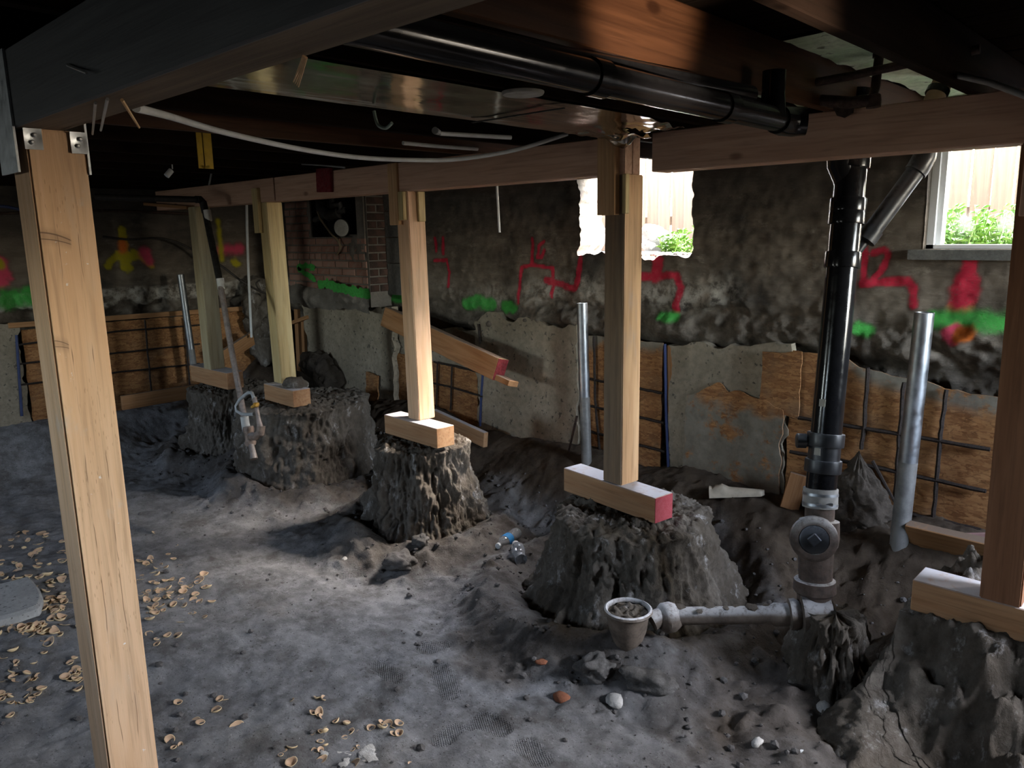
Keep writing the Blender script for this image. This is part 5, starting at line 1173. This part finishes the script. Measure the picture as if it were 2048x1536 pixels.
for (x, y, r, sd_, lb) in ((735,1507,.042,31,'big white torn fungus lying flat at the bottom'),(686,1507,.024,32,'small white torn fungus left of the big one'),(689,1527,.020,33,'white fungus scrap at the very bottom'),(649,1508,.014,34,'tiny white fungus scrap beside a tan cup')):
    p = PF(x, y); m = MB(); m.rock((p.x, p.y, p.z+.004), r, sd_, 3, (1.3,.8,.16), .9); tag(obj('torn_fungus', m, M['chip']), lb, 'fungus')
# boards and heap on the bank by the right wall
tag(lumber('half_buried_plank', PF(1812,1082)+Vector((0,0,.05)), PF(1975,1122)+Vector((0,0,.05)), .15, .05, (0,-.5,1), M['lumber']), 'brown half-buried plank behind the right-hand earth pier', 'board')
tag(lumber('pink_strip', PF(1874,1080)+Vector((0,0,.018)), PF(1975,1078)+Vector((0,0,.018)), .035, .015, (0,0,1), plain('dull_pink_strip', (.30,.18,.16), .6)), 'dull pink strip lying behind the right-hand earth pier', 'strip')
tag(lumber('board_offcut', PF(1578,1018), PF(1586,1018)+Vector((0.02,.02,.22)), .11, .03, (1,.4,0), M['lumber']), 'reddish board offcut standing left of the stack at the OSB foot', 'board')
apx = PY(1720, 900, 4.50); A, B = np.meshgrid(np.linspace(0, 2*np.pi, 91), np.linspace(0, 1, 50), indexing='ij')
r_m = B*.30*(1+.35*fbm(np.cos(A)*1.6, np.sin(A)*1.6, B*3, 4, 3))+.02*fbm(np.cos(A)*6, np.sin(A)*6, B*9, 4, 4)*np.minimum(1, B*8)
P_ = np.stack([apx.x+np.cos(A)*r_m, apx.y-.01+np.sin(A)*r_m*.55, apx.z-.45*B**.85+.02*fbm(np.cos(A)*5, np.sin(A)*5, B*8, 3, 6)*np.minimum(1, B*8)], -1); P_[-1] = P_[0]
tag(grid('soil_heap', P_, M['soilbrown']), 'pointed heap of brown soil against the large OSB sheet behind the stack', 'soil')
stick('loose_rod', PY(1745,922,4.42), PY(1797,1018,4.36), .010, M['rebar'], 'short loose rebar slanting from the soil heap to the steel pipe', 'rod')
stick('thin_stick', PY(1154,832,4.42), PY(1131,930,4.40), .010, M['rust'], 'thin dark stick beside the steel pipe left of the tall post', 'stick')
stick('loose_rod', PY(957,648,4.50), PY(960,688,4.49), .011, M['rebar'], 'short rebar stub poking up left of the big grey pour', 'rod')
mb = MB(); mb.rock(PF(1912,1140)+Vector((0,0,.05)), .10, 44, 3, (1.1,.8,.8), .5)
# clods and crumbs over the whole floor
mb = MB()
cnt = 0
while cnt < 1900:
    x, y = RNG.uniform(-7.3, -.2), RNG.uniform(.6, 4.2)
    c = CM@np.array([x, y, -H]); 
    if c[2] <= .5: continue
    px, py = c[0]/c[2]*FPX+1024, c[1]/c[2]*FPX+768
    if not (-40 < px < 2090 and py < 1580): continue
    dm = min(min(abs(math.hypot(x-q[0], y-q[1])-q[4]) for q in PIERS), math.hypot(x+1.0, y-2.6)*.6)
    if RNG.rand() > .10+.9*math.exp(-(dm/.28)**2) + (.5 if y > 3.5 else 0): continue
    mb_r = .004+.017*RNG.rand()**3.5
    mb.v  # accumulate
    if cnt == 0: pts = []
    pts.append((x, y, mb_r)); cnt += 1
hz = hfloor(np.array([p[0] for p in pts]), np.array([p[1] for p in pts]))
for k, (x, y, r) in enumerate(pts): mb.rock((x, y, hz[k]+r*.35), r, k, 1, (1,1,.75), .5)
tag(obj('dirt_crumbs', mb, M['clod'], sm=None), 'loose crumbs of earth scattered over the floor around the piers', 'soil', None, 'stuff')

# ------------------------------------------------------------------ cup fungi
def cup_mesh(seed, flat):
    rr = random.Random(seed); n = 14; ph = [rr.uniform(0, 6.28) for _ in range(4)]
    wv = lambda a: .08*math.sin(2*a+ph[0])+.06*math.sin(3*a+ph[1])+.03*math.sin(5*a+ph[2])
    outer = [(.12,0),(.5,.12),(.86,.36 if not flat else .18),(1.02,.66 if not flat else .30)]
    inner = [(.93,.67 if not flat else .255),(.66,.36 if not flat else .19),(.30,.19 if not flat else .12),(.0,.14 if not flat else .10)]
    V = []; F = []; mi = []
    for li, (r, z) in enumerate(outer+inner):
        for k in range(n):
            a = 2*math.pi*k/n; q = 1+wv(a)*min(1, r*1.1); zz = z*(1+.16*math.sin(2*a+ph[3])*r)
            V.append((math.cos(a)*r*q, math.sin(a)*r*q, zz))
    for i in range(7):
        for k in range(n): F.append((i*n+k, i*n+(k+1) % n, (i+1)*n+(k+1) % n, (i+1)*n+k)); mi.append(0 if i < 4 else 1)
    me = bpy.data.meshes.new('cup_fungus'); me.from_pydata(V, [], F); me.materials.append(M['fungus']); me.materials.append(M['fungin'])
    me.polygons.foreach_set('material_index', mi); me.update(); me.shade_smooth(); return me
CUPS = [cup_mesh(k, k % 3 == 2) for k in range(9)]
fung = []
for (X, Y, wd) in ((475,345,115),(565,330,120),(610,390,105),(830,465,110),(960,500,112),(655,540,60),(590,610,75),(655,618,130),(480,627,60),(590,760,95),(665,815,90),(500,880,90),(580,880,90),(165,850,125),(50,875,90),(10,955,80),(165,1060,140),(610,1020,150),(1490,555,150),(1480,480,95),(1570,490,135),(1660,550,85),(1735,495,120),(1660,640,120),(1740,630,110),(1045,615,100),(1150,595,38),(1325,560,115),(940,700,85),(1090,1085,160),(1130,830,60),(1070,870,65),(1770,880,55),(540,130,100),(620,130,100),(170,150,100),(1900,1070,60)):
    fung.append((560+X/7.31, 1380+Y/7.31, wd/7.31, 0))
for (X, Y, wd) in ((400,540,80),(360,510,55),(355,620,45),(135,690,45),(175,730,50),(85,770,50),(270,700,45),(600,790,60),(560,840,60),(650,760,60),(620,830,70),(330,910,60),(110,600,70),(210,840,80)):
    fung.append((X/4, 1152+Y/4, wd/4, 1))
for (X, Y, wd) in ((1390,1375,45),(1445,1350,40),(1560,1160,70),(1600,1180,60),(1360,1310,70),(1895,1200,90),(1735,1080,70),(1760,990,60),(1800,990,50),(1420,1015,60),(1390,235,60),(1280,120,60),(1255,65,45),(1200,265,55),(1290,240,60),(1430,480,60),(1170,195,55),(1165,160,55),(1640,95,50),(1560,155,55),(1545,190,50),(1600,205,45),(1690,210,50),(1520,65,50),(1600,30,60),(1200,350,70),(1190,460,55),(1260,545,50),(1340,480,50),(1540,300,55),(1250,510,40),(1480,240,45),(1440,370,50),(1640,330,45)):
    fung.append((X/4, 1152+Y/4, wd/4, 2))
def spray(n, cx, cy, sx, sy, g, lo, hi):
    for _ in range(n): fung.append((RNG.normal(cx, sx), RNG.normal(cy, sy), RNG.uniform(lo, hi), g))
spray(50, 55, 1105, 48, 28, 3, 9, 16); spray(16, 28, 1166, 28, 5, 3, 10, 16); spray(32, 108, 1205, 17, 24, 3, 11, 18); spray(34, 62, 1258, 42, 7, 3, 12, 19)
spray(26, 30, 1375, 28, 28, 1, 9, 15); spray(12, 150, 1350, 12, 18, 1, 10, 16)
spray(38, 335, 1150, 42, 32, 2, 8, 14); spray(12, 300, 1215, 25, 22, 2, 9, 14)
LB = ('tan cup fungus with a brown inside in the foreground patch right of the near post', 'tan cup fungus on bare floor left of the near post below the slab', 'small tan cup fungus in the patch just right of the near post', 'tan cup fungus crowding round the concrete slab at the left edge')
GR = ('tan cup fungi in the foreground patch', 'tan cup fungi below the slab', 'tan cup fungi right of the near post', 'tan cup fungi around the slab')
q_ = np.array([[f[0], f[1]] for f in fung]); zz = np.zeros(len(q_))
for _ in range(4):
    pp = np.array([PZ(a, b, z) for (a, b), z in zip(q_, zz)]); zz = hfloor(pp[:,0], pp[:,1])
for k, ((a, b, wpx, g), z) in enumerate(zip(fung, zz)):
    if not (-60 < a < 1200 and 1040 < b < 1570): continue
    p = PZ(a, b, z)
    if abs(p.x+2.37) < .13 and abs(p.y-.71) < .13: continue
    dist = float(FW@np.array([p.x, p.y, p.z-H])); r = max(.008, wpx*.60*dist/FPX)
    o = bpy.data.objects.new('cup_fungus', CUPS[k % 9]); COL.objects.link(o); o.location = (p.x, p.y, p.z-.004)
    o.scale = (r, r*RNG.uniform(.8, 1), r*RNG.uniform(.8, 1.15)); o.rotation_euler = (RNG.normal(0, .28), RNG.normal(0, .28), RNG.uniform(0, 6.28))
    tag(o, LB[g], 'fungus', GR[g])
